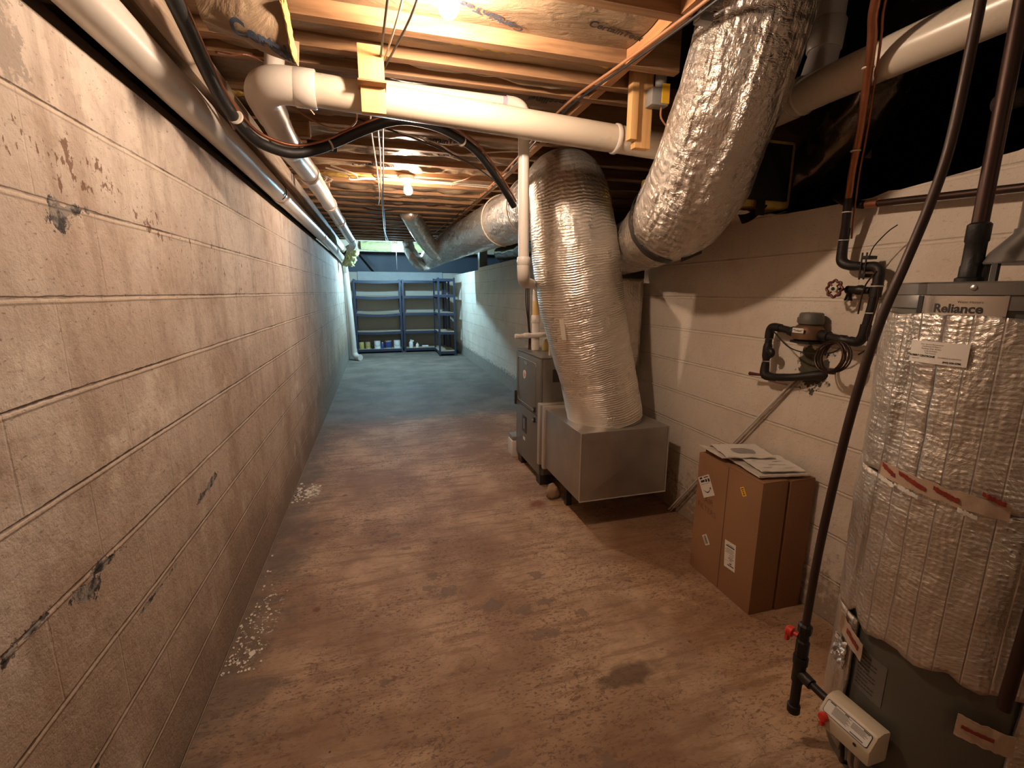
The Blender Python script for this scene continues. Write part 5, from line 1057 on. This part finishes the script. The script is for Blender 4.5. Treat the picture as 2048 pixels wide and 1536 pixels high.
# ------------------------------------------------------------------ far shelving
def shelf_unit(label, x0, x1, y0, y1, levels, sag, group=None, boards=True):
    t = thing('shelving_unit', label, 'shelf', ((x0 + x1) / 2, (y0 + y1) / 2, 0))
    h = levels[-1] + 0.02
    for x in (x0, x1):
        for y in (y0, y1):
            sx = 1 if x == x0 else -1; sy = 1 if y == y0 else -1
            L = [(x, y), (x + sx * 0.042, y), (x + sx * 0.042, y + sy * 0.005), (x + sx * 0.005, y + sy * 0.005), (x + sx * 0.005, y + sy * 0.042), (x, y + sy * 0.042)]
            obj('post', MB().prism(L, 0.0, h), M_shelf, t, smooth=False)
    for k, z in enumerate(levels):
        s = sag[k] if sag else 0
        def fn(u, v, z=z, s=s): return Vector((x0 + 0.008 + (x1 - x0 - 0.016) * u, y0 - 0.004 - 0.0, z - 0.06 * (1 - v) - s * math.sin(PI * u)))
        sh = obj('shelf', MB().sheet(lambda u, v, z=z, s=s: Vector((x0 + 0.008 + (x1 - x0 - 0.016) * u, y0 + 0.006 + (y1 - y0 - 0.012) * v, z - s * math.sin(PI * u) * (1 - v))), 16, 4, (0, 0, -0.012)), M_board, t)
        obj('front_beam', MB().sheet(fn, 20, 3, (0, 0.012, 0)), M_shelf, sh)
        obj('rear_beam', MB().box(x0 + 0.008, x1 - 0.008, y1 - 0.010, y1 - 0.002, z - 0.05, z), M_shelf, sh, smooth=False)
        for x in (x0 + 0.001, x1 - 0.009):
            obj('side_beam', MB().box(x, x + 0.008, y0 + 0.01, y1 - 0.01, z - 0.05, z), M_shelf, sh, smooth=False)
    return t
LV = (0.10, 0.52, 0.955, 1.36, 1.72)
SY = 11.40
shelf_unit('wide navy shelving unit with sagging shelves against the far wall, left', -0.535, 0.535, SY, 11.85, LV, (0.0, 0.012, 0.03, 0.03, 0.02))
shelf_unit('navy shelving unit in the middle of the far wall', 0.565, 1.62, SY, 11.85, LV, (0, 0, 0, 0, 0))
shelf_unit('narrow navy shelving unit standing forward in the far right corner', 1.295, 1.69, 10.50, 11.38, (0.11, 0.555, 0.985, 1.39, 1.745), None)
def can(x, r, h, label, mat, y=SY + 0.12, tilt=0.0, lid=True, cat='paint can'):
    t = thing('paint_can', label, cat, (x, y, LV[0] + 0.0005))
    z0 = LV[0] + 0.0005
    obj('body', MB().lathe((x, y, z0), [(r, 0), (r, h * 0.97), (r * 1.03, h * 0.975), (r * 1.03, h), (r * 0.9, h * 1.0)], 24), M_white if mat is M_white else M_galv_l, t)
    obj('label_wrap', MB().lathe((x, y, z0 + h * 0.12), [(r + 0.0005, 0), (r + 0.0015, 0.001), (r + 0.0015, h * 0.76), (r + 0.0005, h * 0.761)], 24), mat, t)
    obj('lid', MB().lathe((x, y, z0 + h), [(r * 0.9, 0.0003), (r * 0.88, 0.006), (0.01, 0.0062)], 24), M_galv, t)
    obj('bail_handle', MB().tube([(x - r - 0.002, y, z0 + h * 0.8), (x - r * 0.7, y - r * 0.8, z0 + h * 0.45), (x, y - r - 0.006, z0 + h * 0.35), (x + r * 0.7, y - r * 0.8, z0 + h * 0.45), (x + r + 0.002, y, z0 + h * 0.8)], 0.002, seg=6, n=4), M_iron, t)
    return t
can(-0.185 - 0.10, 0.058, 0.165, 'yellow paint can on the bottom far shelf', M_can_y)
can(-0.065, 0.072, 0.19, 'white paint can left of the blue can on the bottom far shelf', M_white)
can(0.19, 0.075, 0.185, 'blue labelled paint can on the bottom far shelf', M_blueprint)
can(0.40, 0.078, 0.195, 'white paint can rightmost on the left bottom shelf', M_white)
t = thing('storage_jar', 'tan jar at the left end of the bottom far shelf', 'jar', (-0.43, SY + 0.13, LV[0] + 0.0005))
obj('body', MB().lathe((-0.43, SY + 0.13, LV[0] + 0.0005), [(0.055, 0), (0.06, 0.02), (0.06, 0.15), (0.045, 0.17)], 20), M_can_y, t)
obj('lid', MB().lathe((-0.43, SY + 0.13, LV[0] + 0.171), [(0.05, 0), (0.05, 0.025), (0.01, 0.026)], 20), M_hose, t)
def bottle(x, r, h, mat, capm, label, y=SY + 0.10):
    t = thing('bottle', label, 'bottle', (x, y, LV[0] + 0.0005)); z = LV[0] + 0.0005
    obj('body', MB().lathe((x, y, z), [(r * 0.95, 0), (r, 0.01), (r, h * 0.6), (r * 0.8, h * 0.72), (r * 0.4, h * 0.8), (r * 0.4, h * 0.86)], 20), mat, t)
    obj('cap', MB().lathe((x, y, z + h * 0.861), [(r * 0.48, 0), (r * 0.48, h * 0.13), (r * 0.1, h * 0.135)], 16), capm, t)
    return t
bottle(0.055, 0.035, 0.15, M_blueprint, M_white, 'dark blue bottle between the white and blue paint cans')
bottle(-0.18, 0.03, 0.13, M_copper_d, M_hose, 'small brown bottle between the yellow can and the white can')
t = bottle(0.735, 0.05, 0.20, M_white, M_white, 'tall white spray bottle on the middle bottom shelf')
obj('trigger', MB().box(0.755, 0.80, SY + 0.09, SY + 0.11, LV[0] + 0.15, LV[0] + 0.185), M_white, t, bevel=0.004)
bottle(0.885, 0.038, 0.12, M_white, M_white, 'short white bottle beside the spray bottle on the middle bottom shelf')
tag(obj('tube_of_caulk', MB().cyl((1.0, SY + 0.1, LV[0] + 0.027), (1.15, SY + 0.12, LV[0] + 0.027), 0.026, 18), M_white), 'white tube lying on the middle bottom shelf', 'tube')
tag(obj('paper_strip', MB().sheet(lambda u, v: Vector((0.20 + 0.27 * u, SY + 0.02 + 0.09 * v, LV[1] + 0.002 + 0.004 * u)), 6, 2, (0, 0, 0.003)), M_paper), 'white strip lying on the second shelf of the left unit', 'paper')

# ------------------------------------------------------------------ bulbs
def bulb(name, label, c, mat, r=0.030, axis=(0, 0, -1), socket=True, zt=JB):
    c = Vector(c); ax = Vector(axis).normalized(); t = thing(name, label, 'light bulb', c)
    prof = [(0.004, r * 1.0), (r * 0.55, r * 0.86), (r * 0.87, r * 0.5), (r, 0.0), (r * 0.9, -r * 0.5), (r * 0.66, -r * 1.05), (r * 0.5, -r * 1.45)]
    obj('glass', MB().lathe(c, prof, 24, ax), mat, t)
    obj('screw_base', MB().lathe(c - ax * r * 1.46, [(r * 0.46, 0), (r * 0.46, -r * 0.9)], 16, ax), M_screw, t)
    return t
t = bulb('light_bulb', 'bright lit bulb at the top edge of the photo under the joists', (0.240, 1.505, 2.258), M_e_near, 0.030)
obj('socket', MB().lathe((0.240, 1.505, 2.318), [(0.022, 0), (0.024, 0.006), (0.040, 0.010), (0.042, 0.020), (0.01, 0.0205)], 24), M_porc, t)
t = bulb('light_bulb', 'lit warm bulb in a white ceiling socket, middle of the corridor', (0.262, 3.725, 2.195), M_e_mid, 0.032, (0.12, -0.1, -0.8))
obj('socket', MB().lathe((0.254, 3.745, 2.262), [(0.024, -0.01), (0.03, 0.0), (0.056, 0.014), (0.058, 0.037), (0.01, 0.0375)], 24), M_porc, t)
t = bulb('light_bulb', 'cold blue white bulb with pull string near the far shelves', (0.373, 9.50, 2.285), M_e_far, 0.034)
obj('socket', MB().lathe((0.373, 9.50, 2.355), [(0.025, -0.02), (0.03, -0.005), (0.05, 0.0), (0.052, 0.204), (0.01, 0.2045)], 20), M_porc, t)
obj('pull_string', MB().cyl((0.396, 9.49, 2.35), (0.394, 9.49, 1.88), 0.0025, 6), M_tie, t)

# ------------------------------------------------------------------ lines and cables under the joists
t = thing('refrigerant_line', 'black insulated line looping under the joists towards the furnace', 'hose', (0, 2.2, 2.0))
LP = [(-0.42, 0.75, 2.235), (-0.435, 1.15, 2.215), (-0.452, 1.5, 2.165), (-0.474, 1.9, 2.092), (-0.44, 2.12, 2.038), (-0.375, 2.20, 2.018), (-0.30, 2.25, 2.020), (-0.21, 2.30, 2.058), (-0.125, 2.34, 2.11), (0.0, 2.32, 2.165), (0.115, 2.28, 2.195), (0.24, 2.36, 2.225), (0.39, 2.52, 2.245), (0.56, 2.70, 2.225), (0.69, 2.86, 2.17), (0.82, 3.00, 2.08), (0.90, 3.08, 2.01)]
obj('foam_sleeve', MB().tube(LP, 0.0205, seg=16, n=8), M_black, t)
obj('copper_line', MB().tube([(x + 0.012, y - 0.012, z + 0.028) for x, y, z in LP], 0.0065, seg=10, n=8), M_copper, t)
for k in (3, 7, 12):
    a = Vector(LP[k]); b = Vector(LP[k + 1]); d = (b - a).normalized(); c = MB(); coupling(c, a.lerp(b, 0.5), d, 0.026, 0.007); obj('cable_tie', c, M_tie, t)
def cable(label, pts, r, mat, cat='cable', n=6, group=None, name='cable'):
    return tag(obj(name, MB().tube(pts, r, seg=8, n=n), mat), label, cat, group)
cable('black cable hanging to the left of the near bulb', [(0.085, 1.40, 2.298), (0.068, 1.62, 2.272), (0.052, 1.92, 2.262), (0.05, 2.04, 2.262), (0.04, 2.3, 2.285)], 0.004, M_wire_b)
cable('pale cable between the two black cables left of the near bulb', [(0.13, 1.40, 2.298), (0.105, 1.62, 2.275), (0.062, 1.93, 2.268), (0.03, 2.05, 2.28), (0.02, 2.2, 2.298)], 0.0035, M_wire_w)
cable('second black cable slanting down to the cross pipe beside the near bulb', [(0.175, 1.40, 2.298), (0.14, 1.62, 2.272), (0.062, 1.98, 2.262), (0.052, 2.1, 2.272)], 0.004, M_wire_b)
cable('pale cable hanging in the middle bays left of the warm ceiling socket', [(0.02, 2.30, 2.285), (0.012, 2.5, 2.262), (0.02, 2.9, 2.275), (0.04, 3.5, 2.29), (0.06, 4.3, 2.27), (0.055, 4.9, 2.285), (0.03, 5.0, 2.30)], 0.0045, M_wire_w)
cable('white cable running straight down the ceiling to the far bulb', [(0.045, 2.32, 2.285), (0.046, 2.6, 2.265), (0.062, 3.2, 2.282), (0.075, 4.2, 2.285), (0.10, 5.4, 2.28), (0.14, 7.0, 2.285), (0.2, 8.4, 2.29), (0.28, 9.3, 2.50), (0.33, 9.48, 2.54)], 0.0045, M_wire_w)
cable('black cable beside the white one along the ceiling centre', [(0.07, 2.32, 2.285), (0.072, 2.7, 2.27), (0.085, 3.6, 2.285), (0.095, 4.6, 2.28), (0.13, 6.0, 2.285), (0.16, 7.2, 2.288), (0.22, 8.3, 2.29)], 0.0045, M_wire_b)
cable('tan cable stapled under the joist left of the warm socket', [(-0.30, 3.62, 2.29), (-0.16, 3.68, 2.27), (-0.145, 3.80, 2.262), (0.0, 3.85, 2.287), (0.35, 3.86, 2.29), (0.7, 3.87, 2.29), (0.92, 3.87, 2.285)], 0.0055, M_wire_w)
cable('second tan cable stapled under the joist at the warm socket', [(-0.26, 3.55, 2.29), (-0.11, 3.62, 2.262), (-0.09, 3.75, 2.258), (-0.02, 3.80, 2.285), (0.3, 3.815, 2.29), (0.75, 3.825, 2.292), (0.98, 3.83, 2.29)], 0.0055, M_wire_w)
cable('grey cable sagging across the bay in front of the vent pipe', [(0.10, 2.72, 2.292), (0.35, 2.80, 2.275), (0.50, 2.90, 2.25), (0.62, 2.86, 2.255), (0.80, 2.83, 2.27), (0.94, 2.86, 2.28)], 0.004, M_wire_w)
cable('brown cable crossing diagonally to the blocking behind the vent pipe', [(-0.05, 2.60, 2.29), (0.30, 2.85, 2.285), (0.60, 3.15, 2.278), (0.85, 3.5, 2.27), (1.05, 3.85, 2.25)], 0.005, M_wire_b)
cable('brown looped cable right of the warm socket', [(0.62, 3.95, 2.285), (0.60, 3.7, 2.265), (0.66, 3.55, 2.26), (0.74, 3.5, 2.28), (0.9, 3.55, 2.285)], 0.004, M_wire_t)
cable('long tan cable along the blocking at the upper right', [(0.99, 1.05, 2.285), (0.955, 1.40, 2.283), (0.915, 1.75, 2.285), (0.87, 2.05, 2.283), (0.87, 2.4, 2.285), (0.90, 3.0, 2.288), (0.92, 3.9, 2.285)], 0.0055, M_wire_t)
cable('long black cable along the blocking beside the tan one', [(1.0, 1.05, 2.275), (0.97, 1.40, 2.273), (0.928, 1.75, 2.275), (0.885, 2.05, 2.273), (0.885, 2.4, 2.275), (0.915, 3.0, 2.278), (0.94, 3.9, 2.275), (0.88, 5.4, 2.28), (0.84, 7.0, 2.285)], 0.0045, M_wire_b)
cable('thin copper tube crossing above the pipe elbow at left', [(-0.425, 1.72, 2.15), (-0.415, 1.86, 2.205), (-0.39, 2.0, 2.268), (-0.33, 2.15, 2.285), (-0.25, 2.6, 2.292)], 0.004, M_copper, 'tube')
cable('thin copper line beside the black hose at the left rim', [(-0.435, 0.75, 2.268), (-0.45, 1.15, 2.248), (-0.468, 1.5, 2.198), (-0.49, 1.87, 2.13), (-0.51, 2.2, 2.08)], 0.0055, M_copper, 'tube')
cable('brown cable loop dangling under the cross pipe left of the hanger', [(-0.12, 2.22, 2.27), (-0.06, 2.24, 2.245), (-0.05, 2.34, 2.20), (-0.12, 2.46, 2.19), (-0.22, 2.5, 2.22), (-0.32, 2.45, 2.26), (-0.4, 2.42, 2.29)], 0.004, M_wire_t)
tag(obj('copper_pipe', MB().cyl((-0.45, 2.33, 2.272), (0.90, 2.33, 2.268), 0.0095, 12), M_copper), 'copper pipe running across just behind the cream cross pipe', 'pipe')
tag(obj('cable_clip', MB().box(-0.085, -0.06, 2.205, 2.225, 2.225, 2.272), M_wire_w, bevel=0.003), 'small white clip hanging under the cross pipe', 'clip')
for k, (y, xa) in enumerate(((2.95, -0.725), (3.5, -0.728), (4.2, -0.73))):
    cable(['black cable drooping over the left rim board nearest the elbow', 'black cable drooping over the left rim board behind the elbow', 'black cable drooping furthest along the left rim board'][k], [(xa, y, 2.25), (xa + 0.04, y + 0.15, 2.14), (xa + 0.03, y + 0.4, 2.10), (xa + 0.05, y + 0.9, 2.12), (xa + 0.03, y + 1.6, 2.2)], 0.006, M_wire_b)
cable('long black cable along the left rim above the white pipe', [(-0.725, 0.8, 2.2), (-0.715, 2.0, 2.13), (-0.715, 4.0, 2.16), (-0.70, 6.0, 2.14), (-0.68, 8.0, 2.16), (-0.66, 9.0, 2.15)], 0.007, M_wire_b)
for k, (x, y, z, w_, h) in enumerate(((-0.372, 2.74, 2.228, 0.082, 0.072), (-0.39, 3.885, 2.222, 0.085, 0.078))):
    t = thing('wood_scrap_block', ['orange wood block nailed under a joist right of the left overhead pipe', 'orange wood block with torn paper near the middle bays at left'][k], 'wood block', (x, y, z))
    obj('block', MB().box(x, x + w_, y, y + 0.038, z, 2.2995), M_joist, t, bevel=0.002)
    obj('hanger_strip', MB().box(x + 0.012, x + 0.024, y + 0.0385, y + 0.0405, z - 0.09, z + 0.03), M_wire_w, t, smooth=False)
    obj('nail_strip', MB().box(x + w_ + 0.001, x + w_ + 0.006, y - 0.012, y - 0.006, z - 0.004, 2.2995), M_wire_w, t, smooth=False)
def tf(u, v): return Vector((-0.43 + 0.13 * u + 0.03 * math.sin(v * 5), 3.83 + 0.01 * mnoise.noise(Vector((u * 6, v * 6, 2))) - 0.03 * v, 2.235 + 0.075 * v + 0.02 * mnoise.noise(Vector((u * 9, v * 3, 1))) * (1 - v)))
tag(obj('torn_paper', MB().sheet(tf, 20, 10, (0, 0.003, 0)), M_sill), 'torn tan paper scrap hanging over the second wood block', 'paper')
tag(obj('foam_pad', MB().cyl((-0.33, 2.95, 2.245), (-0.18, 2.97, 2.25), 0.028, 14), M_black), 'dark pad beside the first wood block behind the black hose', 'pad')
tag(obj('corner_bracket', MB().box(0.995, 1.045, 1.375, 1.41, 2.272, 2.2985), M_greyplastic, bevel=0.004), 'grey bracket on the blocking beside the fat flex duct at the top', 'bracket')
t = thing('thermostat_wires', 'bundle of brown wires dropping to the furnace beside the vent pipe', 'wire', (1.17, 3.56, 0.986))
for k in range(3):
    obj('wire', MB().tube([(1.165 + 0.008 * k, 3.60, 1.62), (1.155 + 0.014 * k, 3.60, 1.40), (1.172 + 0.006 * k, 3.59, 1.22), (1.182 + 0.006 * k, 3.585, 1.08), (1.17 + 0.008 * k, 3.56, 0.987)], 0.0045, seg=6, n=5), M_copper_d, t)
t = thing('gas_stub', 'small white fitting on the furnace top between the vent pipe and the foil duct', 'fitting', (1.25, 3.2, 0.986))
obj('stub', MB().tube([(1.232, 3.20, 0.9855), (1.232, 3.20, 1.10)], 0.02, seg=14, smooth=False), M_pvc, t)
tag(obj('rag', MB().lathe((1.31, 3.50, 0.9855), [(0.04, 0), (0.045, 0.03), (0.03, 0.07), (0.015, 0.09)], 14), M_can_y), 'yellow wad stuffed behind the vent pipe on the furnace top', 'rag')
# ------------------------------------------------------------------ paint flakes on the floor
def flake(x, y, r, seed):
    pts = []
    for k in range(9):
        a = 2 * PI * k / 9; q = r * (0.7 + 0.5 * rnd.random()); pts.append((x + q * math.cos(a) * 0.7, y + q * math.sin(a)))
    return MB().prism(pts, 0.0004, 0.003)
tag(obj('paint_flake', flake(-0.566, 1.842, 0.02, 1), M_flake, smooth=False), 'largest pale paint flake on the floor by the left wall', 'debris')
mb = MB()
for k in range(90):
    y = 1.75 + abs(rnd.gauss(0, 0.28)); mm = flake(min(-0.40, -0.655 + abs(rnd.gauss(0, 0.06))), y, 0.003 + 0.006 * rnd.random(), k); mb.add(mm.v, mm.f)
for k in range(40):
    mm = flake(min(-0.42, -0.65 + abs(rnd.gauss(0, 0.07))), 3.45 + rnd.gauss(0, 0.1), 0.006 + 0.012 * rnd.random(), k); mb.add(mm.v, mm.f)
tag(obj('paint_debris', mb, M_flake, smooth=False), 'scatter of pale paint crumbs along the foot of the left wall', 'debris', kind='stuff')
